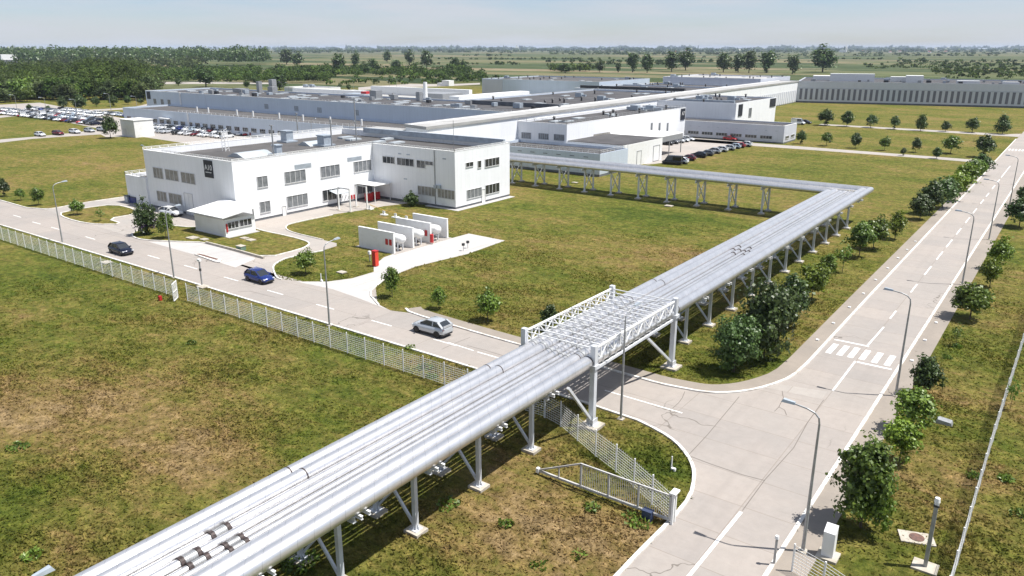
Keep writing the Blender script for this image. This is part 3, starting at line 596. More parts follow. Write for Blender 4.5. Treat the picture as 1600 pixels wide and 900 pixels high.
def rail(t, pts, z, h=.55, step=1.6, name='railing', m='whiteplain', r=.035):
    k = MB()
    for a, b_ in zip(pts, pts[1:]):
        L = math.hypot(b_[0]-a[0], b_[1]-a[1]); n = max(1, int(L/step))
        for i in range(n+1): f = i/n; x, y = a[0]+(b_[0]-a[0])*f, a[1]+(b_[1]-a[1])*f; k.beam((x, y, z), (x, y, z+h), r*2)
        k.beam((a[0], a[1], z+h), (b_[0], b_[1], z+h), r*2); k.beam((a[0], a[1], z+h*.5), (b_[0], b_[1], z+h*.5), r*1.5)
    return k.build(name, m, t, t.location)
def text_mesh(t, s, loc, size, face, m='whiteplain', name='lettering'):
    cu = bpy.data.curves.new('txt', 'FONT'); cu.body = s; cu.size = size; cu.extrude = .01; cu.align_x = 'CENTER'; cu.resolution_u = 3
    o = bpy.data.objects.new('txt', cu); C.objects.link(o); dg = bpy.context.evaluated_depsgraph_get(); me = bpy.data.meshes.new_from_object(o.evaluated_get(dg)); me.name = name
    bpy.data.objects.remove(o); me.materials.clear(); me.materials.append(M[m]); q = bpy.data.objects.new(name, me); C.objects.link(q)
    q.rotation_euler = (math.pi/2, 0, math.pi/2 if face == 'X' else 0); q.location = Vector(loc)-t.location; q.parent = t; return q
def roof_kit(t, area, z, n=6, ns=4, seed=1, big=2):
    """rooflights, vent cowls and small plant on a flat roof"""
    r = random.Random(seed); O = t.location; x0, y0, x1, y1 = area
    for i in range(ns):
        x, y = r.uniform(x0+2, x1-4), r.uniform(y0+2, y1-4); k = MB(); k.box(x, y, z, x+r.uniform(1.4, 2.2), y+r.uniform(3, 5), z+.3); k.build('rooflight', 'skylight', t, O)
    for i in range(n):
        x, y = r.uniform(x0+1, x1-1), r.uniform(y0+1, y1-1); k = MB(); h = r.uniform(.6, 1.3); k.tube((x, y, z), (x, y, z+h), .3, n=8); k.tube((x, y, z+h), (x, y, z+h+.35), .55, .25, n=8); k.build('roof_vent', 'dark', t, O)
    for i in range(big):
        x, y = r.uniform(x0+2, x1-5), r.uniform(y0+2, y1-5); k = MB(); k.box(x, y, z+.2, x+2.6, y+1.8, z+1.7); k.box(x+2.6, y+.5, z+.4, x+4.2, y+1.2, z+1.1); k.build('air_handler', 'unit', t, O)
L1 = lambda ox, oy, s: (lambda x, y: (ox+x*s, oy+y*s))
# --- building A, two storeys, L-shaped
A = thing('office_building', 'white two storey L shaped building with a black A10 sign by the left road', 'building', (-112, 90, 0)); O = A.location
HA = 10.35; XA = -110.0; YA = 73.6; XA2 = -89.3; YA2 = 104.6; XAL = -136.6; YAB = 121
poly = [(XAL, YA), (XA, YA), (XA, YA2), (XA2, YA2), (XA2, YAB), (XAL, YAB)]
k = MB(); k.strip(poly, 0, .35, .4, HA, True); k.build('walls', 'white', A, O)
k = MB(); k.strip(poly, .06, .35, 0, .4, True); k.build('plinth', 'plinth', A, O)
k = MB(); k.strip(poly, -.03, .38, HA, HA+.07, True); k.build('parapet_cap', 'whiteplain', A, O)
k = MB(); k.prism(offset(poly, .33, True), HA-1.5, HA-1.15); k.build('roof', 'roofmid', A, O)
k = MB(); k.strip([(XA+2, YA2-.8), (XA2+.2, YA2-.8), (XA2+1.0, YA2-.8), (XA2+1.0, YAB+.5)], -.0, .02, 0, .02) if 0 else k.prism([(XA2+.02, YA2-1.0), (XA2+1.3, YA2-1.0), (XA2+1.3, YAB), (XA2+.02, YAB)], 0, .06); k.build('apron', 'slab', A, O)
k = MB(); k.prism([(-96, YA2-.9), (XA2+.01, YA2-.9), (XA2+.01, YA2-.02), (-96, YA2-.02)], 0, .06); k.build('apron', 'slab', A, O)
z1 = L1(180, 190, .15)
for a_, b_ in (((395, 475), (505, 597)), ((520, 495), (665, 622)), ((685, 525), (838, 654))): winp(A, 'Y', YA, z1(*a_), z1(*b_), 3, 'blind')
for a_, b_ in (((435, 720), (545, 838)), ((560, 742), (705, 872))): winp(A, 'Y', YA, z1(*a_), z1(*b_), 3, 'blind')
winp(A, 'Y', YA, z1(718, 742), (305, 343), 2, 'whiteplain', 'frame', 'door')
sg = RY(*z1(920, 397), YA), RY(*z1(1030, 590), YA)
k = MB(); k.box(sg[0][0], YA-.12, sg[1][1], sg[1][0], YA-.005, sg[0][1]); sign = k.build('sign_panel', 'black', A, O)
cx_ = (sg[0][0]+sg[1][0])/2; sw = sg[1][0]-sg[0][0]; szh = sg[0][1]-sg[1][1]
q = text_mesh(A, 'A10', (cx_+.05, YA-.135, sg[1][1]+szh*.44), sw*.52, 'Y')
k = MB()
for i in range(9): k.box(cx_-sw*.34+i*sw*.078, YA-.145, sg[1][1]+szh*.28, cx_-sw*.34+i*sw*.078+sw*.05, YA-.122, sg[1][1]+szh*.33)
k.build('small_lettering', 'whiteplain', A, O)
z2 = L1(400, 180, .125); z5 = L1(400, 240, .25)
winp(A, 'X', XA, z2(10, 775), z2(145, 888), 2); winp(A, 'X', XA, z2(355, 715), z2(620, 815), 4); winp(A, 'X', XA, z2(805, 648), z2(1045, 745), 4); winp(A, 'X', XA, z2(1220, 588), z2(1437, 680), 4)
winp(A, 'X', XA, z2(480, 625), z2(690, 650), 1, 'unit', None, 'louvre'); winp(A, 'X', XA, z2(1140, 535), z2(1320, 555), 1, 'unit', None, 'louvre')
winp(A, 'X', XA, z5(22, 305), z5(90, 360), 2); winp(A, 'X', XA, z5(192, 270), z5(323, 315), 4); winp(A, 'X', XA, z5(415, 232), z5(530, 275), 4, 'glass'); winp(A, 'X', XA, z5(632, 193), z5(725, 235), 3)
winp(A, 'X', XA, z5(163, 330), z5(190, 392), 1, 'whiteplain', 'frame', 'door')
z3b = L1(560, 200, .15)
for a_, b_, n_ in (((255, 293), (378, 372), 3), ((405, 310), (577, 400), 4), ((610, 335), (695, 418), 2), ((699, 345), (777, 388), 2)): winp(A, 'Y', YA2, z3b(*a_), z3b(*b_), n_, 'glass')
for a_, b_, n_ in (((622, 600), (800, 712), 5), ((828, 632), (1005, 745), 5)): winp(A, 'Y', YA2, z3b(*a_), z3b(*b_), n_, 'blind')
for a_, b_, n_, g_ in (((1120, 365), (1192, 395), 2, 'glass'), ((1243, 345), (1275, 410), 1, 'glass'), ((1318, 328), (1463, 380), 4, 'glass'), ((1130, 650), (1280, 705), 4, 'greyglass'), ((1322, 600), (1465, 660), 4, 'glass')): winp(A, 'X', XA2, z3b(*a_), z3b(*b_), n_, g_)
winp(A, 'X', XA2, z3b(1285, 640), z3b(1318, 790), 1, 'whiteplain', 'frame', 'door')
k = MB(); p = RY(*z3b(790, 225), YA2); k.beam((p[0], YA2-.08, .3), (p[0], YA2-.08, HA-.1), .12); k.build('downpipe', 'galv', A, O)
for px in (815, 850): p = RY(*z3b(px, 610), YA2); k = MB(); k.box(p[0]-.4, YA2-.45, p[1]-.3, p[0]+.3, YA2-.01, p[1]+.3); k.build('air_conditioner', 'unit', A, O)
for x, y in ((430, 268), (518, 277), (895, 321), (490, 530)): p = RY(*z3b(x, y), YA2); k = MB(); k.box(p[0]-.4, YA2-.06, p[1]-.1, p[0]+.4, YA2-.005, p[1]+.1); k.build('wall_vent', 'unit', A, O)
rail(A, [(XA, YA), (XA, YA2), (XA2, YA2), (XA2, YAB)], HA+.07, .35, 1.3); rail(A, [(XAL, YAB), (XAL, YA)], HA+.07, .4, 1.6); rail(A, [(XAL+6, YA+.2), (XA, YA+.2)], HA+.07, .35, 1.3)
k = MB(); k.box(XAL+8, YAB-1.2, HA-.3, XA2-.6, YAB-.6, HA+.75); k.build('rear_parapet', 'unit', A, O)
# roof plant
zr = HA-1.15
for i, (px, py, w_, d_, h_) in enumerate(((449, 222, 1.9, 1.7, 1.9), (507, 228, 2.0, 1.8, 1.7), (434, 243, 1.2, 1.2, 1.5))):
    x, y = G(px, py, zr); k = MB(); k.cbox((x, y, zr+.2), (w_+1.2, d_+1.2, .3)); k.cbox((x, y, zr+.35+h_/2), (w_, d_, h_)); k.cbox((x, y, zr+.4+h_), (w_+.3, d_+.3, .2)); k.build('extract_unit', 'unit', A, O)
for px, py, sx, sy in ((392, 243, 5.2, 6.5), (490, 226, 4.0, 5), (560, 234, 2.6, 9)):
    x, y = G(px, py, zr); k = MB(); zt = zr+.75
    k.add([(x-sx/2, y-sy/2, zr), (x+sx/2, y-sy/2, zr), (x+sx/2, y+sy/2, zr), (x-sx/2, y+sy/2, zr), (x-sx*.1, y-sy*.5, zt), (x+sx*.1, y-sy*.5, zt), (x+sx*.1, y+sy*.5, zt), (x-sx*.1, y+sy*.5, zt)], [(4, 5, 6, 7), (0, 1, 5, 4), (1, 2, 6, 5), (2, 3, 7, 6), (3, 0, 4, 7)]); k.build('roof_monitor', 'skylight', A, O)
for px, py in ((540, 214), (552, 217), (606, 216), (590, 221), (620, 222)): x, y = G(px, py, zr+.3); k = MB(); k.cbox((x, y, zr+.2), (1.6, 3.2, .35)); k.build('rooflight', 'skylight', A, O)
for px, py, ty in ((428, 243, 196), (466, 214, 177), (519, 232, 187), (557, 218, 153)):
    x, y = G(px, py, HA-.8); lo = 0
    hh = [h for h in np.arange(.5, 9, .1) if PJ(x, y, HA-.8+h)[1] <= ty]; hh = hh[0] if hh else 4
    k = MB(); k.tube((x, y, zr), (x, y, HA-.8+hh), .13, n=8); k.cbox((x, y, HA-.8+hh), (.5, .5, .12)); k.build('exhaust_stack', 'galv', A, O)
x, y = G(353, 236, zr); k = MB()
for s_ in (-.5, .5):
    for r_ in (-.4, .4): k.beam((x+s_, y+r_, zr), (x+s_*.8, y+r_*.8, zr+4), .07)
for q_ in range(7):
    zz = zr+.3+q_*.6; k.beam((x-.5, y-.4, zz), (x+.5, y-.4, zz+.3), .05); k.beam((x+.5, y-.4, zz), (x+.5, y+.4, zz+.3), .05)
k.build('ladder_mast', 'whiteplain', A, O)
x, y = G(709, 231, HA-1); k = MB(); k.tube((x, y, zr), (x, y, HA+4.2), .05, n=6); k.build('aerial', 'galv', A, O)
# left annex of A
k = MB(); xa0, ya0, xa1, ya1 = -143.7, 73.3, XAL, 86; k.strip([(xa0, ya0), (xa1-.01, ya0), (xa1-.01, ya1), (xa0, ya1)], 0, .3, 0, 5.3, True); k.build('annex_walls', 'white', A, O)
k = MB(); k.box(xa0+.28, ya0+.28, 4.4, xa1-.31, ya1-.28, 4.6); k.build('annex_roof', 'roofmid', A, O); rail(A, [(xa1, ya0), (xa0, ya0), (xa0, ya1)], 5.3, .5, 1.4)
# awnings and entrance
k = MB(); p = G(600, 284, 3.0); ex, ey = -106.6, 99.6
k.box(-109.98, 100.0, 3.2, -105.2, 104.4, 3.32); k.build('entrance_canopy', 'whiteplain', A, O)
for x, y in ((-105.4, 100.2), (-105.4, 104.2), (-107.6, 100.2)): k = MB(); k.beam((x, y, 0), (x, y, 3.2), .12); k.build('canopy_post', 'frame', A, O)
k = MB(); k.add([(-109.98, 93.2, 2.9), (-109.98, 96.4, 2.9), (-107.9, 96.4, 2.45), (-107.9, 93.2, 2.45), (-109.98, 93.2, 2.82), (-109.98, 96.4, 2.82), (-107.9, 96.4, 2.37), (-107.9, 93.2, 2.37)], [(0, 1, 2, 3), (7, 6, 5, 4), (0, 3, 7, 4), (1, 5, 6, 2), (2, 6, 7, 3), (0, 4, 5, 1)]); k.build('door_awning', 'skylight', A, O)
k = MB()
for y in (93.3, 96.3): k.beam((-108, y, 0), (-108, y, 2.4), .1)
for y in (93.4, 94.2, 95, 95.8): k.beam((-108, y, 1), (-108, y+.5, 2), .06)
k.build('entrance_screen', 'dark', A, O)
# red cabinets under the canopy
for i, y in enumerate((101.0, 102.9)):
    t = thing('gas_rack', '%s red gas bottle rack under the small white entrance canopy' % ('left' if i == 0 else 'right'), 'gas rack', (-107.9, y, 0), group='red racks under the canopy')
    k = MB(); k.box(-.5, -.6, .1, .5, .6, 1.5); k.build('cage', 'red', t)
    for s_ in (-.3, .3): k = MB(); k.tube((0, s_, 1.5), (0, s_, 1.8), .16, .1, n=10); k.build('bottle_top', 'whiteplain', t)
# portal frames for pipes in front of A
def portal(label, pxs):
    t = thing('pipe_portal', label, 'frame', (*G(*pxs[0]), 0), group='white goalpost frames by the entrance')
    P_ = [G(*p) for p in pxs]
    for (x, y) in P_: k = MB(); k.beam((x, y, .1), (x, y, 4.1), .2); k.build('post', 'whiteplain', t, t.location); k = MB(); k.cbox((x, y, .06), (.8, .8, .12)); k.build('footing', 'foot', t, t.location)
    k = MB()
    for a, b_ in zip(P_, P_[1:]): k.beam((*a, 4.05), (*b_, 4.05), .16)
    k.build('top_beam', 'galv', t, t.location)
portal('left white goalpost frame in front of the dark entrance windows', [(530, 328), (548, 331)]); portal('right white goalpost frame beside the entrance canopy', [(557, 323), (574, 327)])
for i, (px, py) in enumerate(((548.5, 307), (552.5, 306.5))):
    p = RX(px, py, XA)
k = MB(); a_ = RX(548, 303, XA); b_ = RX(555, 312, XA); zc = (a_[1]+b_[1])/2; k.box(XA+.01, a_[0], zc-.4, XA+.06, a_[0]+.4, zc+.4); k.box(XA+.01, b_[0]-.4, zc-.4, XA+.06, b_[0], zc+.4); k.build('hazard_notices', 'red', A, O)
# low yellow gas line on small supports
t = thing('gas_line', 'low yellow gas pipe on small white supports across the lawn to the tanks', 'pipe', (*G(620, 332), 0)); P_ = [G(x, y) for x, y in ((578, 327), (600, 336), (618, 340), (635, 344), (650, 347))]
k = MB()
for (x, y) in P_: k.cbox((x, y, .08), (1.2, .9, .16)); k.cbox((x, y, .45), (.4, .25, .6))
k.build('supports', 'whiteplain', t, t.location); k = MB()
for a_, b_ in zip(P_, P_[1:]): k.beam((*a_, .85), (*b_, .85), .09)
k.build('pipe', 'yellow', t, t.location)
# --- shed
t = thing('utility_shed', 'small white shed with a sloping white roof beside the lay-by', 'shed', (-108, 70, 0)); O = t.location
sx0, sy0, sx1, sy1 = -112.0, 67.2, -103.9, 72.6
k = MB(); k.box(sx0, sy0, .12, sx1, sy1, 2.75); k.build('walls', 'whiteplain', t, O)
k = MB(); k.box(sx0-.2, sy0-.15, 0, sx1+.9, sy1+.1, .12); k.build('base_slab', 'slab', t, O)
k = MB(); zA, zB = 3.15, 3.95; x0_, x1_, y0_, y1_ = sx0-.7, sx1+.8, sy0-.8, sy1+.6
k.add([(x0_, y0_, zA), (x1_, y0_, zA), (x1_, y1_, zB), (x0_, y1_, zB), (x0_, y0_, zA+.14), (x1_, y0_, zA+.14), (x1_, y1_, zB+.14), (x0_, y1_, zB+.14)], [(0, 3, 2, 1), (4, 5, 6, 7), (0, 1, 5, 4), (1, 2, 6, 5), (2, 3, 7, 6), (3, 0, 4, 7)]); k.build('roof', 'whiteplain', t, O)
k = MB()
for x in (sx0+.1, sx1-.1):
    for y, zz in ((sy0+.1, 3.1), (sy1-.1, 3.75)): k.beam((x, y, 2.7), (x, y, zz), .14)
k.build('roof_posts', 'galv', t, O)
for a_, b_ in ((.5, 2.3), (2.6, 4.7)): win(t, 'X', sx1, sy0+a_, sy0+b_, 1.25, 2.25, 3, 'glass')
k = MB(); k.box(sx1+.01, sy0+.15, .8, sx1+.12, sy0+.4, 2.1); k.build('hose_reel_box', 'red', t, O)
# --- tank walls and tanks
WY = [75.6, 79.5, 83.3, 87.1]
for i, y in enumerate(WY):
    t = thing('blast_wall', '%s white partition wall of the tank bays, counted from the road' % ORD[i], 'wall', (-79.8, y, 0), group='white walls between the tanks'); k = MB(); k.box(-3.4, -.15, 0, 3.7, .15, 3.0); k.build('wall_panel', 'whiteplain', t)
    k = MB(); k.box(-3.43, -.19, 3.0, 3.73, .19, 3.06); k.build('coping', 'whiteplain', t)
    if i == 0:
        for dx in (2.1, 2.85): k = MB(); k.box(dx, -.2, 1.15, dx+.5, -.155, 2.0); k.build('warning_sign', 'red', t)
    if i == 2: k = MB(); k.box(2.6, -.2, 1.0, 3.1, -.155, 1.9); k.build('warning_sign', 'red', t)
for i in range(3):
    y = (WY[i]+WY[i+1])/2-.2; t = thing('gas_tank', '%s horizontal white gas tank between the partition walls, counted from the road' % ORD[i], 'tank', (-77.6, y, 0), group='white tanks in the bays')
    k = MB(); R = .66
    prof = [(-2.6, .02), (-2.5, .45), (-2.25, .6), (-1.9, R), (1.1, R), (1.45, .6), (1.7, .45), (1.8, .02)]; n = 18; vs = []; 
    for (x, r) in prof:
        for j in range(n): a = 2*math.pi*j/n; vs.append((x, math.cos(a)*r, 1.75+math.sin(a)*r))
    k.add(vs, [(a*n+j, a*n+(j+1) % n, (a+1)*n+(j+1) % n, (a+1)*n+j) for a in range(len(prof)-1) for j in range(n)]); k.build('vessel', 'whiteplain', t, smooth=True)
    k = MB()
    for x in (-1.4, .9):
        for s_ in (-.5, .5): k.beam((x, s_, 0), (x, s_, 1.3), .14)
        k.beam((x, -.6, 1.1), (x, .6, 1.1), .16)
    for s_ in (-.5, .5): k.beam((-1.4, s_, .5), (.9, s_, .5), .08)
    k.build('frame', 'steel', t); k = MB(); k.tube((.2, 0, .3), (.2, 0, 1.1), .12, n=8); k.cbox((.4, 0, .5), (.6, .4, .4)); k.build('valves', 'dark', t)
k = MB(); k.box(-83.8, 75.2, 0, -75.6, 87.6, .03); structure(k, 'tank_pad', 'yard')
t = thing('extinguisher_cart', 'red wheeled extinguisher in front of the third tank wall', 'extinguisher', (-75.6, 82.9, 0)); k = MB(); k.tube((0, 0, .25), (0, 0, 1.5), .28, n=12); k.build('cylinder', 'red', t); k = MB(); k.box(-.15, .26, .6, .15, .3, 1.0); k.build('tag_plate', 'whiteplain', t)
t = thing('hydrant_cabinet', 'tall orange red hydrant cabinet on the grass beside the tank driveway', 'cabinet', (*G(587, 416), 0)); k = MB(); k.box(-.32, -.3, .1, .32, .3, 2.1); k.build('body', 'orange', t); k = MB(); k.box(-.37, -.35, 2.1, .37, .35, 2.18); k.build('lid', 'red', t); k = MB(); k.box(-.25, -.32, .3, .25, -.302, 1.9); k.build('door', 'red', t)
t = thing('marker_post', 'short white post on the grass left of the red hydrant cabinet', 'post', (*G(578, 408), 0)); k = MB(); k.beam((0, 0, 0), (0, 0, 1.0), .12); k.build('post', 'galv', t); k = MB(); k.cbox((0, 0, 1.2), (.35, .3, .45)); k.build('head', 'whiteplain', t)
for i, (px, py) in enumerate(((724, 392), (731, 388))):
    t = thing('valve_post', '%s dark valve standpipe on the white driveway slab' % ('left' if i == 0 else 'right'), 'standpipe', (*G(px, py), 0), group='standpipes on the slab'); k = MB(); k.beam((0, 0, 0), (0, 0, .8), .06); k.build('stem', 'galv', t); k = MB(); k.cbox((0, 0, .95), (.3, .35, .35)); k.build('valve', 'dark', t)
# --- factory C, right of centre
Cb = thing('factory_building', 'white hall with tall slot windows and low annex behind the far pipe run', 'factory', (-104, 190, 0)); O = Cb.location
shell(Cb, -119.6, 165.2, -104.2, 236, 9.7, drop=.5); rail(Cb, [(-119, 165.3), (-104.3, 165.3), (-104.3, 236)], 9.75, .9, 2.2, m='galv')
z6 = L1(780, 150, 300/1598)
for a_, b_ in (((65, 292), (138, 345)), ((188, 302), (263, 355)), ((330, 310), (410, 362)), ((458, 318), (540, 373))): winp(Cb, 'Y', 165.2, z6(*a_), z6(*b_), 5, 'greyglass', 'unit')
for x in (1262, 1328, 1395): a_ = RX(*z6(x, 225), -104.2); win(Cb, 'X', -104.2, a_[0], a_[0]+1.3, 1.2, a_[1], 1, 'greyglass', None)
a_, b_ = RX(*z6(785, 320), -104.2), RX(*z6(925, 300), -104.2); win(Cb, 'X', -104.2, a_[0], b_[0], a_[1]-.9, a_[1], 1, 'blind', None, 'louvre')
roof_kit(Cb, (-118, 168, -106, 232), 9.2, 9, 7, 3, 2)
k = MB(); k.box(-118, 222, 9.2, -106, 223.2, 10.2); k.build('roof_duct', 'unit', Cb, O)
# low annex
k = MB(); x0_, y0_, x1_, y1_ = -118.5, 151.8, -86.8, 165.0; k.strip([(x0_, y0_), (x1_, y0_), (x1_, y1_), (x0_, y1_)], 0, .3, .5, 5.15, True); k.build('annex_walls', 'silver', Cb, O)
k = MB(); k.strip([(x0_, y0_), (x1_, y0_), (x1_, y1_), (x0_, y1_)], .05, .3, 0, .5, True); k.build('annex_plinth', 'plinth', Cb, O); k = MB(); k.box(x0_+.3, y0_+.3, 4.3, x1_-.3, y1_+.1, 4.5); k.build('annex_roof', 'roof', Cb, O)
rail(Cb, [(-118, y0_+.1), (x1_-.1, y0_+.1), (x1_-.1, y1_)], 5.15, .8, 1.5, m='frame')
for i in range(8): win(Cb, 'Y', y0_, -117+i*3.7, -115.8+i*3.7, 4.15, 4.3, 1, 'plinth', None, 'wall_vent')
k = MB(); k.box(-104, 165.05, 0, -88, 186, 5.6); k.build('side_block', 'whiteplain', Cb, O); k = MB(); k.box(-103.9, 165.2, 5.6, -88.2, 185.8, 5.75); k.build('side_roof', 'roof', Cb, O)
for y_, w_, h_ in ((172, 2.2, 3.6), (181, 3.4, 4)): win(Cb, 'X', -88, y_, y_+w_, .2, h_, 1, 'whiteplain', 'galv', 'door')
k = MB(); k.box(-104, 186.2, 5.3, -90, 203, 5.5); k.build('loading_canopy', 'whiteplain', Cb, O); k = MB()
for y in (187, 195, 202.6): k.beam((-90.2, y, 0), (-90.2, y, 5.3), .2)
k.box(-90.3, 186.2, 3.9, -90, 203, 5.3); k.build('canopy_side', 'galv', Cb, O)
k = MB(); k.box(-90.0, 203.2, .3, -89.9, 203.3, .4)
a_ = RX(*z6(1470, 110), -104.2); b_ = RX(*z6(1502, 185), -104.2); k = MB(); k.box(-104.15, 232.2, a_[1]-3.6, -104.0, 235.4, a_[1]-.1); k.build('sign_panel', 'black', Cb, O); text_mesh(Cb, 'A7', (-103.98, 233.8, a_[1]-2.2), 1.7, 'X')
# --- building D
Db = thing('factory_building', 'long low building with dark window rows below a taller block beyond the right car park', 'factory', (-90, 250, 0)); O = Db.location
shell(Db, -121.8, 239.3, -73.4, 251.5, 5.3, wall='corr', drop=.35)
for i in range(9):
    x = -104.5+i*4.75-4.75*2+.2
    if x > -76.5: break
    win(Db, 'Y', 239.3, x, x+3.6, 1.25, 2.1, 4, 'glass', 'frame')
for i in range(10): win(Db, 'Y', 239.3, -104+i*3.1, -103.3+i*3.1, 3.6, 3.75, 1, 'unit', None, 'wall_vent')
for y in (241, 246.5): win(Db, 'X', -73.4, y, y+3.2, 1.3, 2.1, 3, 'glass')
k = MB(); x0_, y0_, x1_, y1_ = -122.3, 251.8, -93.6, 292; k.strip([(x0_, y0_), (x1_, y0_), (x1_, y1_), (x0_, y1_)], 0, .3, 0, 10.5, True); k.build('tall_walls', 'white', Db, O)
k = MB(); k.box(x0_+.3, y0_+.3, 9.8, x1_-.3, y1_-.3, 10.0); k.build('tall_roof', 'roof', Db, O); roof_kit(Db, (-122, 253, -95, 290), 10.0, 10, 5, 5, 3)
k = MB(); k.box(-93.59, 254, 6.2, -93.4, 257.5, 10); k.build('sign_panel', 'black', Db, O); k = MB(); k.box(-93.59, 285, 7.4, -93.4, 291, 10.3); k.build('sign_panel', 'black', Db, O)
win(Db, 'X', -93.6, 264, 266.5, 5.3, 8.2, 1, 'greyglass', 'galv', 'door')
k = MB(); k.box(-118, 256, 10, -96, 257, 11); k.build('roof_duct', 'unit', Db, O)
# --- spine hall: long white wall with a pale roof strip
Sb = thing('factory_spine', 'very long narrow white hall with a pale roof strip running away between the dark roofs', 'factory', (-125, 280, 0)); O = Sb.location
sp = [(-126.5, 131), (-118.2, 129), (-127.2, 430), (-137.5, 430)]
k = MB(); k.strip(sp, 0, .35, .3, 11.1, True); k.build('walls', 'white', Sb, O); k = MB(); k.strip(sp, .06, .35, 0, .3, True); k.build('plinth', 'plinth', Sb, O)
k = MB(); k.prism(offset(sp, .33, True), 10.6, 10.9); k.build('roof', 'rooflight', Sb, O); k = MB(); k.strip(sp, -.25, .1, 10.55, 11.2, True); k.build('fascia', 'rooflight', Sb, O)
k = MB(); k.box(-138, 122, 0, -126.6, 133, 9.6); k.build('link_block', 'white', Sb, O); k = MB(); k.box(-138.2, 121.8, 9.6, -126.4, 133.2, 9.8); k.build('link_roof', 'rooflight', Sb, O)
for i in range(30): y_ = 330+i*3.3; x_ = -118.2-(y_-129)*.0299; k = MB(); k.box(x_-.1, y_, .6, x_+.12, y_+1.5, 6.4); k.build('wall_panel', 'corr', Sb, O)
# --- E wall building on the right
Eb = thing('warehouse', 'long grey warehouse with dark vertical window strips across the right background', 'warehouse', (-60, 440, 0)); O = Eb.location
p0, p1 = Vector((-127.2, 429.5)), Vector((-25.8, 453)); d_ = (p1-p0).normalized(); n_ = Vector((d_[1], -d_[0])); L = 190; nn = -n_
pts = [p0, p0+d_*L, p0+d_*L+nn*60, p0+nn*60]; pts = [(p[0], p[1]) for p in pts]
k = MB(); k.strip(pts, 0, .4, 0, 11, True); k.build('walls', 'corr', Eb, O); k = MB(); k.prism(offset(pts, .38, True), 10.2, 10.5); k.build('roof', 'roof', Eb, O)
k = MB(); k.strip(pts, -.05, .1, 0, .8, True); k.build('plinth', 'plinth', Eb, O)
k = MB(); k.strip(pts, -.12, .1, 7.4, 7.55, True); k.build('eaves_strip', 'unit', Eb, O)
M['strip'] = mat('smoked_strip_glazing', (.15, .155, .19), .3)
for i in range(64):
    a = p0+d_*(2.0+i*2.62)+n_*.02; c_ = MB(); c_.beam((a[0], a[1], 1.7 if i != 19 else 2.6), (a[0], a[1], 7.2), .14, 1.3)
    k = MB(); q0, q1 = a-d_*.62, a+d_*.62; k.add([(q0[0], q0[1], 1.7), (q1[0], q1[1], 1.7), (q1[0], q1[1], 7.2), (q0[0], q0[1], 7.2), (q0[0]+n_[0]*.12, q0[1]+n_[1]*.12, 1.7), (q1[0]+n_[0]*.12, q1[1]+n_[1]*.12, 1.7), (q1[0]+n_[0]*.12, q1[1]+n_[1]*.12, 7.2), (q0[0]+n_[0]*.12, q0[1]+n_[1]*.12, 7.2)], [(0, 3, 2, 1), (4, 5, 6, 7), (0, 1, 5, 4), (1, 2, 6, 5), (2, 3, 7, 6), (3, 0, 4, 7)])
    k.build('window_strip', 'strip', Eb, O)
for u, v, w_, d2, h_ in ((15, 20, 22, 5, 4), (45, 25, 14, 6, 2.6), (52, 18, 8, 8, 3.5), (6, 30, 10, 9, 2.5), (75, 12, 10, 4, 1.5), (95, 12, 7, 3, 1.2)):
    c_ = p0+d_*(u+w_/2)+nn*v; k = MB(); k.cbox((c_[0], c_[1], 10.5+h_/2), (w_, d2, h_), math.atan2(d_[1], d_[0])); k.build('plant_room', 'whiteplain', Eb, O)
r = random.Random(4)
for i in range(26):
    c_ = p0+d_*r.uniform(5, 110)+nn*r.uniform(6, 40); k = MB(); k.cbox((c_[0], c_[1], 11.1), (r.uniform(.8, 2.4), r.uniform(.8, 2), r.uniform(.7, 1.4)), .2); k.build('roof_unit', r.choice(['unit', 'dark', 'galv']), Eb, O)
# --- big factory B, left of centre
Bb = thing('factory_building', 'largest blue grey factory hall with a long low annex behind the left car park', 'factory', (-230, 220, 0)); O = Bb.location
shell(Bb, -317.5, 175.6, -127.9, 206, 10.9, wall='silver', roof='roof', drop=.5, pz=.6, z0=0)
k = MB(); x0_, y0_, x1_, y1_ = -300, 156, -138.3, 175.3; k.strip([(x0_, y0_), (x1_, y0_), (x1_, y1_), (x0_, y1_)], 0, .3, .4, 6, True); k.build('annex_walls', 'silver', Bb, O); k = MB(); k.strip([(x0_, y0_), (x1_, y0_), (x1_, y1_), (x0_, y1_)], .05, .3, 0, .4, True); k.build('annex_plinth', 'plinth', Bb, O)
k = MB(); k.box(x0_+.3, y0_+.3, 5.2, x1_-.3, y1_+.2, 5.45); k.build('annex_roof', 'roofmid', Bb, O); rail(Bb, [(-262, y0_+.1), (x1_, y0_+.1)], 6, .7, 2.5)
for i in range(29):
    x = -297.5+i*4.55; win(Bb, 'Y', 156, x, x+2.7, 1.5, 2.75, 3, 'glass', 'frame')
k = MB(); k.box(-273, 154.4, 3.4, -267, 155.98, 3.55); k.build('entrance_canopy', 'whiteplain', Bb, O)
for px in (155, 545, 780): 
    pass
for x in (-238.5, -222, -210, -192): win(Bb, 'Y', 175.6, x, x+1.8, 7.1, 8.6, 2, 'unit', 'galv', 'louvre')
for x in (-312, -306.5, -301.5): win(Bb, 'Y', 175.6, x, x+2, 5.8, 7.8, 2, 'greyglass')
k = MB(); k.box(-316.4, 175.4, 7.6, -314, 175.59, 10.6); k.build('sign_panel', 'black', Bb, O)
k = MB(); k.box(-256.6, 155.85, .2, -255.6, 155.99, 6.0); k.build('stair_cladding', 'whiteplain', Bb, O); k = MB(); k.box(-292.5, 175.4, 6.2, -291.5, 175.59, 10.9); k.build('stair_cladding', 'whiteplain', Bb, O)
rail(Bb, [(-215, 175.7), (-129, 175.7)], 10.96, .5, 1.5, m='frame')
rb = random.Random(9)
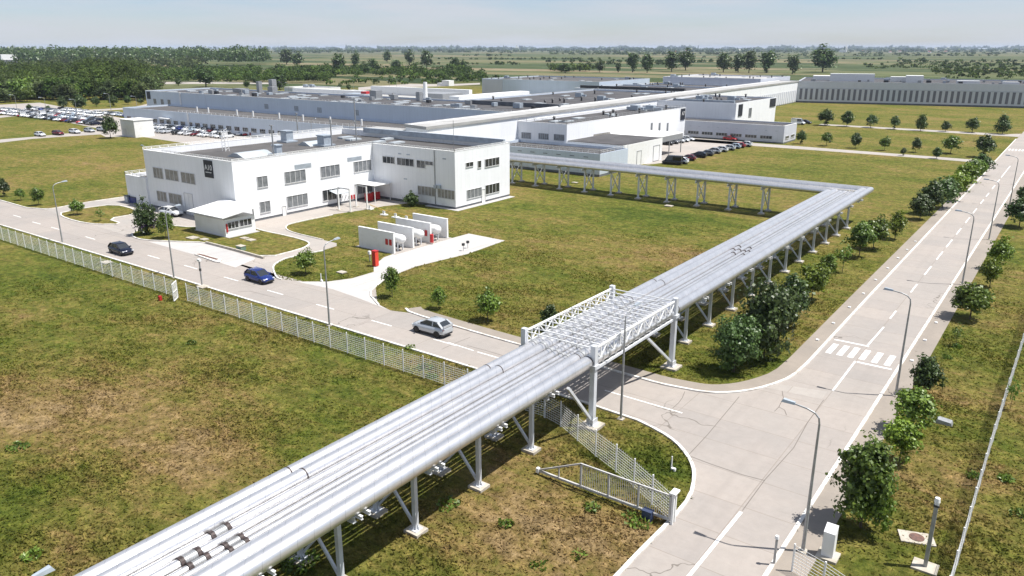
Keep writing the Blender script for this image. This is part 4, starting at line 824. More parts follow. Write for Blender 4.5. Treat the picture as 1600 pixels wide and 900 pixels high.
for i in range(58):
    x, y = rb.uniform(-310, -131), rb.uniform(177, 200); k = MB(); k.box(x, y, 10.38, x+1.5, y+3.8, 10.7); k.build('rooflight', 'skylight', Bb, O)
for i in range(22):
    x, y = rb.uniform(-300, -132), rb.uniform(180, 203); k = MB(); h = rb.uniform(.8, 1.5); k.cbox((x, y, 10.5+h/2), (rb.uniform(.8, 2.6), rb.uniform(.8, 2), h)); k.build('roof_unit', rb.choice(['unit', 'dark', 'galv']), Bb, O)
for x, y, w_, d2, h_ in ((-281, 196, 7, 3, 1.5), (-270, 197, 1.6, 1.6, 4.5), (-273, 199, 1.3, 1.3, 3.5), (-268, 202, 2.2, 2.2, 5.2), (-263, 198, 3, 2.5, 2.6), (-186, 200, 1.6, 1.6, 3), (-205, 198, 3.2, 3.0, 3.0), (-199, 201, 2, 2, 1.6)): k = MB(); k.cbox((x, y, 10.5+h_/2), (w_, d2, h_)); k.build('process_plant', 'galv', Bb, O)
k = MB(); k.box(-163, 199, 10.38, -128.5, 200, 11.7); k.build('roof_ridge', 'plinth', Bb, O)
for x in (-262, -255, -238, -229, -215, -203, -190, -176): k = MB(); k.tube((x, 163.5, 5.4), (x, 163.5, 7.4), .3, n=8); k.build('roof_vent', 'whiteplain', Bb, O)
# --- halls behind
def hall(label, x0, y0, x1, y1, z, wall='silver', roof='roofmid', seed=1, n=8, ns=4, cat='factory', name='factory_hall'):
    t = thing(name, label, cat, ((x0+x1)/2, (y0+y1)/2, 0)); shell(t, x0, y0, x1, y1, z, wall=wall, roof=roof, drop=.5, plinth=False); roof_kit(t, (x0, y0, x1, y1), z-.5, n, ns, seed, 2); return t
hall('dark roofed hall behind the big factory, beside the spine', -176, 206.3, -131, 300, 10.6, 'silver', 'roof', 3, 16, 12)
h1 = hall('white yard hall with scattered plant behind the big factory', -286, 206.3, -178, 262, 8.6, 'whiteplain', 'rooflight', 2, 22, 6)
for x0_, y0_, x1_, y1_, zz, mm in ((-285, 225, -240, 227, 11, 'whiteplain'), (-262, 250, -205, 252, 11.5, 'whiteplain'), (-183, 212, -178.5, 255, 11.6, 'whiteplain'), (-240, 214, -228, 220, 10.6, 'unit'), (-214, 228, -200, 240, 11, 'galv')): k = MB(); k.box(x0_, y0_, 8.11, x1_, y1_, zz); k.build('roof_block', mm, h1, h1.location)
k = MB(); k.box(-232, 216, 8.12, -229, 219, 11.5); k.build('red_tank', 'red', h1, h1.location); k = MB(); k.tube((-196, 214, 8.12), (-196, 214, 16), .9, .7, 10); k.build('chimney', 'whiteplain', h1, h1.location)
h1 = hall('dark roofed hall further back beside the spine', -186, 300.4, -134, 345, 10.8, 'silver', 'roof', 9, 12, 6); k = MB(); k.box(-184, 302, 10.32, -134.5, 303.2, 12); k.build('roof_ridge', 'dark', h1, h1.location)
h1 = hall('blue grey hall in the middle background, left of the tall grey block', -287, 362, -209, 420, 10.8, 'silver', 'roofmid', 4, 16, 8)
k = MB(); k.box(-286.5, 361.8, .5, -272, 361.99, 10.4); k.build('pale_end_panel', 'corr', h1, h1.location); k = MB(); k.box(-262, 350, 0, -225, 356, 3.6); k.build('low_wall', 'whiteplain', h1, h1.location)
hall('tall pale grey block in the middle background beside the spine', -193, 404, -138.5, 452, 12.6, 'corr', 'rooflight', 5, 14, 6)
hall('low dark roofed block with black stacks in front of the tall grey block', -198, 346, -139, 403, 9.2, 'silver', 'roof', 6, 18, 4)
hall('long pale roof at the far right end of the spine', -145, 500, -60, 560, 9, 'whiteplain', 'roofmid', 7, 14, 6)
t = hall('small white building with a blue grey side near the trees left of centre', -372, 288, -345, 306, 6.5, 'whiteplain', 'rooflight', 8, 0, 0, 'building', 'service_building')
win(t, 'Y', 288, -371.8, -361, .5, 5.8, 1, 'silver', None, 'wall_panel'); win(t, 'X', -345, 291, 294, 1.5, 4, 2, 'greyglass'); win(t, 'X', -345, 298, 301, 1.5, 4, 2, 'greyglass')
x, y = G(202, 214); t = thing('transformer_house', 'plain white cube house beside a round tree at the left car park', 'building', (x, y, 0)); k = MB(); k.box(-4.4, 0, 0, 4.0, 6.5, 5.4); k.build('walls', 'whiteplain', t); k = MB(); k.box(-4.6, -.2, 5.4, 4.2, 6.7, 5.6); k.build('roof', 'whiteplain', t)
k = MB(); k.box(-3.4, -.06, 0, -1.2, -.005, 2.6); k.build('door', 'frame', t)
x, y = G(3, 103); t = thing('warehouse', 'far white shed above a dark roof at the left edge among trees', 'building', (x-30, y, 0)); k = MB(); k.box(-60, 0, 0, 35, 30, 9); k.build('walls', 'plinth', t); k = MB(); k.box(-5, 2, 9, 28, 25, 17); k.build('upper_block', 'whiteplain', t)
x, y = G(700, 134); t = thing('gatehouse', 'small white gatehouse on the far perimeter road', 'building', (x, y, 0)); k = MB(); k.box(-3.5, -3, 0, 3.5, 3, 4); k.build('walls', 'whiteplain', t); k = MB(); k.box(-9, -2, 0, -3.52, 2, 2); k.build('side_wing', 'whiteplain', t)

# ================================================================ fences, gates
def fence(label, pts, h=2.1, step=2.5, group=None, name='mesh_fence', hs=.2, vs=.25, hw=.03, vw=.01):
    t = thing(name, label, 'fence', (pts[0][0], pts[0][1], 0), group=group); O = t.location
    for a, b_ in zip(pts, pts[1:]):
        L = math.hypot(b_[0]-a[0], b_[1]-a[1]); n = max(1, round(L/step)); dx, dy = (b_[0]-a[0])/L, (b_[1]-a[1])/L; az = math.atan2(dy, dx)
        for i in range(n+1):
            if i == n and b_ is not pts[-1]: continue
            u = L*i/n; k = MB(); k.cbox((a[0]+dx*u, a[1]+dy*u, h/2+.02), (.08, .08, h+.1), az); k.build('post', 'whiteplain', t, O)
            if i == n: continue
            k = MB(); st = L/n; q0, q1 = u+.05, u+st-.05; z = .12
            while z <= h: k.beam((a[0]+dx*q0, a[1]+dy*q0, z), (a[0]+dx*q1, a[1]+dy*q1, z), hw*.5, hw); z += hs
            v = q0
            while v < q1: k.beam((a[0]+dx*v, a[1]+dy*v, .08), (a[0]+dx*v, a[1]+dy*v, h), vw, vw); v += vs
            k.build('mesh_panel', 'whiteplain', t, O)
    return t
fl = GL([(0, 404), (50, 421)])
FB = [(-152, 46.1), (-82.2, 46.0)]
fence('long white mesh fence beside the left road, left of the open wicket gate', FB)
fence('white mesh fence from the open wicket gate to the bend under the pipes', [(-80.2, 46), (-41.0, 46), (-30.6, 46.05)])
fence('white mesh fence slanting from the pipes down to the sliding gate', [(-30.5, 46.0), (-28.7, 45.5), (-24.2, 43.1), (-22.0, 42.1), (-20.1, 41.1), (-16.35, 38.9)])
t = thing('wicket_gate', 'open white wicket gate leaf at the gap in the long fence', 'gate', (-82.2, 46.0, 0), math.radians(-48)); k = MB()
for a_, b_ in (((0, 0, .1), (0, 0, 2.1)), ((1.5, 0, .1), (1.5, 0, 2.1)), ((0, 0, .1), (1.5, 0, .1)), ((0, 0, 2.1), (1.5, 0, 2.1)), ((0, 0, 1.1), (1.5, 0, 1.1))): k.beam(a_, b_, .08)
k.build('frame', 'whiteplain', t); k = MB()
for i in range(12): k.beam((0, 0, .2+i*.16), (1.5, 0, .2+i*.16), .03)
k.build('mesh_panel', 'whiteplain', t); k = MB(); k.box(-.25, -.5, 0, .1, -.2, .55); o = k.build('hydrant', 'red', loc=(-82.9, 44.6, 0)); tag(o, 'small red hydrant in the grass at the foot of the wicket gate', 'hydrant')
# sliding gate
t = thing('sliding_gate', 'white cantilever sliding gate standing open on the dry grass by the road bend', 'gate', (-26.2, 38.75, 0)); gx = [3.4, 5.5, 7.6, 9.8]
k = MB(); k.beam((0, 0, .28), (9.8, 0, .28), .13, .15); k.beam((0, 0, .3), (3.4, 0, 1.95), .1); k.beam((3.4, 0, 1.95), (9.8, 0, 1.95), .1)
for x in gx: k.beam((x, 0, .28), (x, 0, 1.95), .1)
k.beam((1.7, 0, .28), (1.7, 0, 1.12), .07); k.build('frame', 'gate', t); k = MB(); x = 3.5
while x < 9.8: k.beam((x, 0, .3), (x, 0, 1.92), .026); x += .135
k.build('bars', 'gate', t); k = MB(); k.cbox((0, 0, .3), (.2, .25, .35)); k.build('end_roller', 'whiteplain', t)
t = thing('gate_post', 'white end post of the fence and sliding gate at the road bend', 'post', (-16.25, 38.75, 0)); k = MB(); k.beam((0, 0, 0), (0, 0, 2.15), .14); k.beam((.0, .35, 0), (0, .35, 2.15), .12); k.build('post', 'whiteplain', t); k = MB(); k.box(-.2, -.2, 2.15, .2, .5, 2.25); k.build('cap', 'whiteplain', t)
k = MB(); k.box(-.3, -.2, 0, .3, .2, .6); k.cbox((0, 0, .64), (.66, .46, .08)); o = k.build('gate_motor', 'motor', loc=(-17.7, 38.35, 0)); tag(o, 'small dark blue motor box at the foot of the sliding gate', 'motor box')
# right perimeter fence and bottom right corner
fence('tall white perimeter fence seen edge on along the right side', [(-1.55, 32), (-1.5, 60), (-1.15, 100), (-1.0, 140)], 2.4, 2.5, hs=.18, vs=.14, hw=.028, vw=.013)
fence('white mesh fence at the bottom right corner around the white pillar', [(-8.9, 38.6), (-7.1, 38.0), (-4.9, 37.0), (-2.0, 36.0)], 1.75, 2.0)
t = thing('bollard_post', 'grey post with a white cap by the kerb at the bottom right', 'post', (-9.9, 38.6, 0)); k = MB(); k.tube((0, 0, 0), (0, 0, 1.75), .07, n=10); k.build('post', 'galv', t); k = MB(); k.tube((0, 0, 1.75), (0, 0, 1.92), .12, .1, n=10); k.build('cap', 'whiteplain', t)
x, y = G(1293, 869); t = thing('intercom_pillar', 'white square pillar behind the corner fence at the bottom right', 'pillar', (x, y, 0)); k = MB(); k.box(-.32, -.3, .15, .32, .3, 1.7); k.add([(-.32, -.3, 1.7), (.32, -.3, 1.7), (.32, .3, 2.0), (-.32, .3, 2.0), (-.32, .3, 1.7), (.32, .3, 1.7)], [(0, 1, 2, 3), (0, 4, 5, 1), (1, 5, 2), (0, 3, 4), (3, 2, 5, 4)]); k.build('body', 'whiteplain', t); k = MB(); k.box(-.55, -.6, 0, .6, .5, .15); k.build('base', 'foot', t)
x, y = G(1445, 887); t = thing('camera_pole', 'square grey camera pole on a concrete base at the lower right', 'pole', (x, y, 0)); k = MB(); k.beam((0, 0, .1), (0, 0, 4.1), .2); k.build('pole', 'galv', t); k = MB(); k.cbox((0, 0, .05), (1.3, 1.1, .14)); k.build('base', 'foot', t); k = MB(); k.tube((0, 0, 4.1), (0, 0, 4.25), .12, n=12); k.tube((0, 0, 4.25), (0, 0, 4.5), .16, .13, n=12); k.build('camera_head', 'whiteplain', t, smooth=math.radians(40)); k = MB(); k.cbox((0, 0, 4.02), (.28, .28, .1)); k.build('band', 'dark', t)
x, y = G(1432, 842); t = thing('manhole_slab', 'concrete slab with a round rusty cover beside the camera pole', 'manhole', (x, y, 0), .35); k = MB(); k.box(-.95, -.6, 0, .95, .6, .1); k.build('slab', 'foot', t); k = MB(); k.tube((0, 0, .1), (0, 0, .13), .42, n=20); k.build('cover', 'cover', t)
for (px, py), lb in (((251, 390), 'pale square chamber cover on the grass left of the shed, larger one'),):
    pass
for px, py, w_, lb in ((301, 372.5, 1.7, 'larger square chamber cover on the grass in front of the shed'), (319, 375, 1.2, 'smaller square chamber cover on the grass in front of the shed'), (382, 373, 1.2, 'blue grey chamber cover near the shed door corner'), (392, 376, 1.3, 'pale chamber cover on the grass right of the shed corner'), (534, 426.5, 1.1, 'round pale cover on the grass left of the red cabinet'), (166, 411, 1.4, 'pale cover in the verge beside the long fence near the black car'), (317, 449, 1.3, 'pale cover in the verge behind the fence near the camera post'), (1045, 322.5, 1.4, 'pale cover in the lawn in front of the far pipe trestles'), (898, 286 + 0, 1.2, 'pale cover in the lawn near the factory corner')):
    x, y = G(px, py); k = MB(); k.cbox((0, 0, .07), (w_, w_*.8, .12)); k.cbox((0, 0, .14), (w_*.5, w_*.4, .03)); o = k.build('chamber_cover', 'foot', loc=(x, y, .05)); tag(o, lb, 'cover')
x, y = G(379, 382); 
x, y = G(377, 391); t = thing('utility_box', 'low green box on the grass above the retaining kerb', 'box', (x, y, .05)); k = MB(); k.box(-.6, -.4, 0, .6, .4, .6); k.build('body', 'green', t); k = MB(); k.box(-.65, -.45, .6, .65, .45, .66); k.build('lid', 'foot', t)
x, y = G(1475, 661); k = MB(); k.add([(-.6, -.4, 0), (.6, -.4, 0), (.6, .4, 0), (-.6, .4, 0), (-.5, -.35, .35), (.5, -.35, .25), (.5, .35, .25), (-.5, .35, .35)], [(0, 3, 2, 1), (4, 5, 6, 7), (0, 1, 5, 4), (1, 2, 6, 5), (2, 3, 7, 6), (3, 0, 4, 7)]); o = k.build('floodlight_box', 'galv', loc=(x, y, 0), ); tag(o, 'small grey wedge shaped box on the grass right of the verge trees', 'box')
x, y = G(316, 447); t = thing('camera_pole', 'thin dark camera post behind the long fence near the wicket gate', 'pole', (x, y, 0)); k = MB(); k.beam((0, 0, 0), (0, 0, 3.2), .13); k.build('pole', 'galv', t); k = MB(); k.cbox((0, 0, 3.3), (.5, .3, .25)); k.build('camera_head', 'whiteplain', t); k = MB(); k.cbox((0, 0, 2.1), (.2, .2, .3)); k.build('box', 'dark', t)
for px, py, lb in ((1049, 733, 'small white marker post on the green corner inside the road bend'), (502, 439, 'short white marker post on the lawn near the driveway mouth')):
    x, y = G(px, py); t = thing('marker_post', lb, 'post', (x, y, 0)); k = MB(); k.beam((0, 0, 0), (0, 0, 1.0), .07); k.build('post', 'whiteplain', t); k = MB(); k.cbox((.2, -.1, .1), (.3, .2, .2)); k.build('foot_block', 'whiteplain', t)
x, y = G(202, 316); t = thing('waste_container', 'grey waste container at the foot of the low annex', 'container', (x, y, 0)); k = MB(); k.cbox((0, 0, .65), (1.1, 1.1, 1.2)); k.build('body', 'unit', t); k = MB(); k.cbox((0, 0, 1.3), (1.2, 1.2, .1)); k.build('lid', 'dark', t)
x, y = G(212, 317); t = thing('waste_container', 'blue waste containers row end at the foot of the low annex', 'container', (x, y, 0)); k = MB(); k.cbox((0, 0, .6), (2.2, 1.2, 1.1)); k.build('body', 'blue', t); k = MB(); k.cbox((0, 0, 1.2), (2.3, 1.3, .1)); k.build('lid', 'dark', t)

# ================================================================ street lamps
def lamp_proto():
    t = thing('street_lamp', 'street lamp', 'street lamp', (0, 0, 0)); k = MB()
    k.tube((0, 0, 0), (0, 0, 8.2), .11, .06, 10, False); P_ = [(0, 0, 8.2), (-.06, 0, 8.55), (-.3, 0, 8.8), (-.75, 0, 8.95), (-1.5, 0, 9.05)]
    for a, b_ in zip(P_, P_[1:]): k.tube(a, b_, .055, .05, 8, False)
    k.build('pole', 'galv', t, smooth=math.radians(50)); k = MB(); k.cbox((0, 0, .04), (.5, .5, .1)); k.build('base_plate', 'foot', t)
    k = MB(); k.add([(-1.4, -.1, 9.0), (-1.4, .1, 9.0), (-2.15, .17, 9.03), (-2.15, -.17, 9.03), (-1.4, -.07, 9.14), (-1.4, .07, 9.14), (-2.05, .12, 9.2), (-2.05, -.12, 9.2)], [(0, 1, 2, 3), (7, 6, 5, 4), (0, 4, 5, 1), (1, 5, 6, 2), (2, 6, 7, 3), (3, 7, 4, 0)]); k.build('lamp_head', 'unit', t); return t
lp = lamp_proto(); lp['group'] = 'street lamps along the main road'; first = True
for i, (px, py, lb) in enumerate(((1266, 866, 'tall street lamp at the right kerb behind the corner fence, nearest of all'), (1413, 622, 'street lamp at the right kerb next to the two verge trees by the crossing'), (1508, 445.5, 'street lamp at the right kerb left of the round verge tree'), (1556, 376, 'street lamp at the right kerb beside the yellow green trees'), (1592, 322, 'street lamp furthest along the right kerb'))):
    x, y = G(px, py)
    if first: lp.location = (RK+1.0, y, 0); lp['label'] = lb; first = False
    else: dup(lp, (RK+1.0, y, 0), 0, lb)
def lamp(px, py, rz, lb, g='street lamps along the left road', white=False):
    x, y = G(px, py); o = dup(lp, (x, y, 0), rz, lb, g)
    return o
lamp(98, 380, -math.pi/2, 'street lamp by the long fence left of the black car'); lamp(272, 434, -math.pi/2, 'street lamp by the long fence in front of the purple bush')
lamp(515, 509, -math.pi/2, 'street lamp by the fence in front of the tank driveway'); lamp(970, 655, -math.pi/2, 'street lamp on the corner grass in front of the pipe bridge')
def lamp_head(px, py, rz, lb):
    hx, hy = G(px, py, 9.1); dx, dy = -1.8*math.cos(rz), -1.8*math.sin(rz); dup(lp, (hx-dx, hy-dy, 0), rz, lb, 'lamps beyond the buildings')
lamp_head(222, 227, 0, 'street lamp behind the left corner of the white office building')
lamp_head(492, 185, math.pi, 'lamp head rising behind the office roof, left one'); lamp_head(553, 189, math.pi, 'lamp head rising behind the office roof, right one')
lamp_head(68, 893, -math.pi/2, 'white lamp head at the bottom left corner, its pole out of frame')
for i, px in enumerate((15, 61, 109, 163, 205)): lamp_head(px, (148, 152, 155, 146, 150)[i], math.pi/2, '%s lamp from the left along the far road at the wood edge' % ORD[i])
for i, (px, py) in enumerate(((436, 128), (446, 129), (548, 124), (605, 126), (616, 121), (680, 122), (1319, 168+0), (1475, 165))):
    if i < 6: lamp_head(px, py, math.pi/2, 'far perimeter lamp, %s from the left, behind the factory roofs' % ORD[i])

# ================================================================ cars
def paint(name, rgb, metal=.3):
    m = mat('car_paint_'+name, rgb, .22, metal); m.node_tree.nodes['Principled BSDF'].inputs['Coat Weight'].default_value = .35; m.node_tree.nodes['Principled BSDF'].inputs['Coat Roughness'].default_value = .05; M['p_'+name] = m
for n_, c_ in (('white', (.74, .75, .76)), ('silver', (.46, .48, .50)), ('grey', (.12, .125, .13)), ('black', (.010, .011, .013)), ('blue', (.012, .03, .17)), ('navy', (.004, .007, .022)), ('red', (.34, .012, .015)), ('darkred', (.13, .008, .012)), ('paleblue', (.42, .50, .58))): paint(n_, c_)
SHAPES = {  # length half, stations (x, half width, z top), greenhouse (rear base x, front base x, rear roof x, front roof x, z base, z roof)
 'hatch': ([(-2.08, .70, .92), (-2.0, .82, .99), (-1.3, .89, 1.0), (0, .90, .96), (.9, .90, .96), (1.45, .88, .88), (1.9, .80, .74), (2.08, .62, .58)], (-1.98, 1.12, -1.45, .2, .94, 1.5)),
 'suv': ([(-2.15, .74, 1.0), (-2.05, .86, 1.08), (-1.3, .92, 1.08), (0, .93, 1.05), (1.0, .93, 1.04), (1.6, .91, 1.0), (2.0, .85, .9), (2.18, .68, .68)], (-2.1, 1.2, -1.35, .15, 1.1, 1.6)),
 'sedan': ([(-2.3, .70, .88), (-2.2, .82, .98), (-1.6, .89, 1.0), (0, .90, .95), (.9, .90, .95), (1.6, .88, .86), (2.1, .80, .72), (2.3, .62, .56)], (-1.7, 1.15, -.95, .2, .93, 1.44)),
 'van': ([(-2.5, .86, 1.15), (-2.45, .94, 1.18), (-1.3, .96, 1.18), (0, .96, 1.16), (1.3, .96, 1.14), (1.9, .93, 1.05), (2.35, .86, .9), (2.48, .72, .7)], (-2.45, 1.75, -2.4, 1.0, 1.12, 2.25))}
def car_meshes(kind):
    st, gh = SHAPES[kind]; b = MB(); n = 9; vs = []
    for x, w_, z in st:
        z0 = .28 if abs(x) < 2 else .36
        for y, zz in ((-.78*w_, z0), (-w_, z0+.12), (-w_*1.0, (z0+z)/2), (-w_*.94, z-.1), (-w_*.8, z), (0, z+.035)): vs.append((x, y, zz))
        for y, zz in ((w_*.8, z), (w_*.94, z-.1), (w_*1.0, (z0+z)/2), (w_, z0+.12), (.78*w_, z0)): vs.append((x, y, zz))
    m_ = 11; ns = len(st); b.add(vs, [(i*m_+k, i*m_+(k+1) % m_, (i+1)*m_+(k+1) % m_, (i+1)*m_+k) for i in range(ns-1) for k in range(m_)]+[tuple(range(m_-1, -1, -1)), tuple(range((ns-1)*m_, ns*m_))])
    rb_, fb, rr, fr, zb, zr = gh; wb, wr = st[3][1]*.90, st[3][1]*.70
    g = MB(); gv = []
    for x, w_, z in ((rb_, wb*.93, zb), (fb, wb*.9, zb), (fr, wr, zr-.02), (rr, wr, zr-.03)): gv += [(x, -w_, z), (x, w_, z)]
    g.add(gv, [(0, 1, 3, 2), (2, 3, 5, 4), (4, 5, 7, 6), (6, 7, 1, 0), (0, 2, 4, 6), (1, 7, 5, 3)])
    # roof skin and pillars
    r = MB(); xm = (rr+fr)/2
    rv = []
    for x, w_, z in ((rr-.1, wr*.92, zr-.07), (rr+.12, wr*1.0, zr), (xm, wr*1.03, zr+.035), (fr-.1, wr*1.0, zr), (fr+.06, wr*.94, zr-.06)):
        for y in (-1, -.6, 0, .6, 1): rv.append((x, y*w_, z+(.03 if abs(y) < .9 else -.03)))
    r.add(rv, [(i*5+k, i*5+k+1, (i+1)*5+k+1, (i+1)*5+k) for i in range(4) for k in range(4)])
    for s_ in (-1, 1):
        for (xa, wa, za), (xb, wb2, zb2) in (((rb_, wb*.93, zb), (rr, wr, zr)), ((fb, wb*.9, zb), (fr, wr, zr)), ((.5*(rb_+fb)-.25, wb*.935, zb), (.5*(rr+fr)-.1, wr*1.01, zr))):
            r.beam((xa, s_*(wa+.005), za-.03), (xb, s_*(wb2+.005), zb2-.02), .1 if xa != rb_ else .24, .05)
        r.beam((rr, s_*wr, zr-.01), (fr, s_*wr, zr-.01), .08, .05)
        r.cbox((fb-.25, s_*(wb+.14), zb+.06), (.16, .22, .14))
    if kind in ('suv', 'hatch'): r.beam((rb_-.03, -wb*.86, zb+.1), (rb_-.03, wb*.86, zb+.1), .06, .22)
    if kind == 'van': r.box(rb_+.05, -wb*.95, zb-.1, -.3, wb*.95, zr-.25)
    return b, r, g, (st, gh)
def bump_all(kind):
    b, r, g, sg_ = car_meshes(kind); st, gh = sg_
    t = thing('car', 'car', 'car', (0, 0, 0)); body = MB(); body.add(b.v, b.f); o = body.build('body', 'p_white', t, smooth=math.radians(50))
    o2 = r.build('roof_and_pillars', 'p_white', t, smooth=math.radians(50)); g.build('windows', 'glass', t)
    W = st[3][1]; wx = (st[1][0]+.72, st[-1][0]-.78); R = .33 if kind in ('hatch', 'sedan') else .36
    k = MB()
    for x in wx:
        for s_ in (-1, 1):
            n = 14; vs = [(x, s_*(W+.006), .3)]+[(x+math.cos(math.pi*j/n)*(R+.06), s_*(W+.006), .3+math.sin(math.pi*j/n)*(R+.06)) for j in range(n+1)]; vs2 = [(x_, s_*(W-.12), z_) for x_, y_, z_ in vs]
            k.add(vs+vs2, [tuple(range(1, n+2)), ]+[(j, j+1, j+1+n+2, j+n+2) for j in range(1, n+1)])
    k.box(st[0][0]+.15, -W*.85, .2, st[-1][0]-.15, W*.85, .3); k.build('arches_and_sills', 'dark', t)
    for x in wx:
        for s_ in (-1, 1):
            k = MB(); k.tube((x, s_*(W-.2), R), (x, s_*(W+.02), R), R, n=18); wh = k.build('wheel', 'tyre', t, smooth=math.radians(40)); k = MB(); k.tube((x, s_*(W+.0), R), (x, s_*(W+.03), R), R*.66, n=14); k.build('rim', 'rimdark', wh)
    for s_ in (-1, 1):
        k = MB(); x = st[-1][0]; k.cbox((x-.19, s_*st[-2][1]*.78, st[-1][2]+.06), (.22, .36, .13)); k.build('headlight', 'lamp', t)
        x = st[0][0]; k = MB(); k.cbox((x+.05, s_*st[1][1]*.8, st[0][2]-.1), (.1, .26, .09)); k.build('tail_light', 'tail', t)
    k = MB(); k.box(st[-1][0]-.1, -.5, .36, st[-1][0]+.03, .5, .5); k.box(st[0][0]-.03, -.6, .32, st[0][0]+.12, .6, .48); k.build('bumper_grille', 'dark', t)
    # small version for far parking rows: one mesh, many materials
    f = MB(); f.add(b.v, b.f); f.add(r.v, r.f); f.cur = 1; f.add(g.v, g.f); f.cur = 2
    for x in wx:
        for s_ in (-1, 1): f.tube((x, s_*(W-.2), R), (x, s_*(W+.02), R), R, n=10)
    return t, f
CARS = {}; FAR = {}; used = set()
for kd in SHAPES:
    CARS[kd], f_ = bump_all(kd); oo = f_.build('car', ['p_white', 'glass', 'tyre'], smooth=math.radians(50)); FAR[kd] = oo.data; bpy.data.objects.remove(oo)
def setpaint(t, col):
    for c_ in t.children:
        if c_.name.startswith(('body', 'roof_and')): c_.material_slots[0].link = 'OBJECT'; c_.material_slots[0].material = M['p_'+col]
def car(kind, col, x, y, rz, lb, group=None, name='parked_car', cat='car', sc=1):
    t = dup(CARS[kind], (x, y, .012), rz, lb, group, sc); t.name = name; t['category'] = cat; setpaint(t, col); return t
x, y = G(676, 520); cs = car('suv', 'silver', x, y, math.pi, 'silver hatchback SUV driving away to the left on the left road', name='car'); 
x, y = G(404, 440); car('hatch', 'blue', x, y+.2, 0, 'bright blue hatchback driving past the lay-by on the left road', name='car')
x, y = G(190, 396); car('hatch', 'navy', x, y, 0, 'black hatchback driving beside the long fence on the left road', name='car')
x, y = G(268, 337); car('suv', 'white', x, y, math.radians(-80)+math.pi/2, 'white car parked behind the purple flowering bush by the office', name='parked_car')
# right car park
g_ = 'cars in the right car park'; RPK = [(1050, 257, 'van', 'black', 'black van with a brown roof rack, nearest in the right car park row'), (1062, 255.5, 'suv', 'white', 'white car second in the near row of the right car park'), (1074, 250.5, 'hatch', 'darkred', 'dark red car in the near row of the right car park'), (1091, 246, 'suv', 'black', 'black car right of the dark red one in the near row'), (1103, 243, 'hatch', 'grey', 'dark grey car in the middle of the near row'), (1114, 239.5, 'suv', 'silver', 'silver car in the middle of the near row'), (1125, 237, 'suv', 'white', 'white car with dark bonnet further along the near row'), (1137, 234.5, 'hatch', 'silver', 'silver car near the far end of the row'), (1146, 232, 'hatch', 'paleblue', 'pale blue car just before the small red one'), (1153, 230.5, 'hatch', 'red', 'small red car near the far end of the row'), (1163, 229, 'suv', 'white', 'white car at the far end of the near row')]
for px, py, kd, col, lb in RPK: x, y = G(px, py); car(kd, col, x, y, math.radians(186), lb, g_)
for px, py, kd, col, lb in ((1041, 226.5, 'suv', 'black', 'black car nearest in the back row against the hall'), (1050, 224.5, 'suv', 'grey', 'dark grey car second in the back row against the hall'), (1059, 223, 'suv', 'silver', 'grey SUV third in the back row against the hall'), (1067, 221.5, 'hatch', 'silver', 'silver car fourth in the back row against the hall'), (1075, 220, 'hatch', 'white', 'white car last in the back row against the hall')): x, y = G(px, py); car(kd, col, x, y, math.radians(5), lb, g_)
x, y = G(1141, 219.5); car('sedan', 'red', x, y, math.radians(-10), 'bright red saloon with raised boot in front of the long low building', g_)
x, y = G(1259, 193.5); car('hatch', 'black', x, y, 0, 'black car behind the end of the long low building', 'cars on the right side road'); x, y = G(1247, 194.5); car('van', 'white', x, y, 0, 'white van behind the end of the long low building', 'cars on the right side road')
for px, py, kd, col, lb in ((63, 213, 'hatch', 'white', 'white car leftmost of the five on the car park access road'), (91, 211, 'suv', 'darkred', 'dark red car second of the five on the access road'), (117, 208.5, 'suv', 'white', 'white car third of the five on the access road'), (140, 206.5, 'hatch', 'silver', 'silver car fourth of the five on the access road'), (160, 205, 'suv', 'silver', 'grey car fifth on the access road beside the round tree')): x, y = G(px, py); car(kd, col, x, y, math.radians(8), lb, 'cars on the car park access road')
# left car park: rows of small cars
cols = ['white']*9+['silver']*4+['grey', 'black', 'black', 'navy', 'blue', 'darkred', 'paleblue', 'paleblue', 'red']; rc = random.Random(12)
def row(p, q, rzoff, where):
    a, b_ = Vector(G(*p)), Vector(G(*q)); L = (b_-a).length; n = int(L/3.0); d_ = (b_-a).normalized(); az = math.atan2(d_.y, d_.x)
    for i in range(n):
        if rc.random() < .13: continue
        kd = rc.choice(['hatch', 'hatch', 'suv', 'sedan', 'suv']); col = rc.choice(cols); v = 'van' if rc.random() < .04 else kd
        if v == 'van': col = 'white'
        o = bpy.data.objects.new('parked_car', FAR[v]); C.objects.link(o); o.material_slots[0].link = 'OBJECT'; o.material_slots[0].material = M['p_'+col]
        pt = a+d_*(3.0*i+1.5); o.location = (pt.x+rc.uniform(-.2, .2), pt.y+rc.uniform(-.4, .4), .012); o.rotation_euler = (0, 0, az+math.pi/2+rc.choice((0, math.pi))+rc.uniform(-.04, .04)+rzoff)
        cn_ = {'white': 'white', 'silver': 'silver', 'grey': 'dark grey', 'black': 'black', 'navy': 'navy blue', 'blue': 'blue', 'darkred': 'dark red', 'paleblue': 'pale blue', 'red': 'red'}[col]
        tag(o, '%s %s parked in %s' % (cn_, {'hatch': 'hatchback', 'suv': 'SUV', 'sedan': 'saloon', 'van': 'van'}[v], where), 'car', 'cars in the crowded left car park')
row((2, 178), (158, 196.5), 0, 'the front row left of the white cube house'); row((6, 173), (160, 190.5), 0, 'the second row left of the white cube house')
row((44, 171), (160, 183.5), 0, 'the third row left of the white cube house'); row((95, 172), (205, 183), 0, 'the back row left of the white cube house')
row((222, 205), (368, 217), 0, 'the front row right of the white cube house'); row((222, 199), (372, 210.5), 0, 'the second row right of the white cube house'); row((222, 194), (400, 207.5), 0, 'the back row by the factory annex')
row((372, 211), (430, 214), 0, 'the yard behind the office roof')
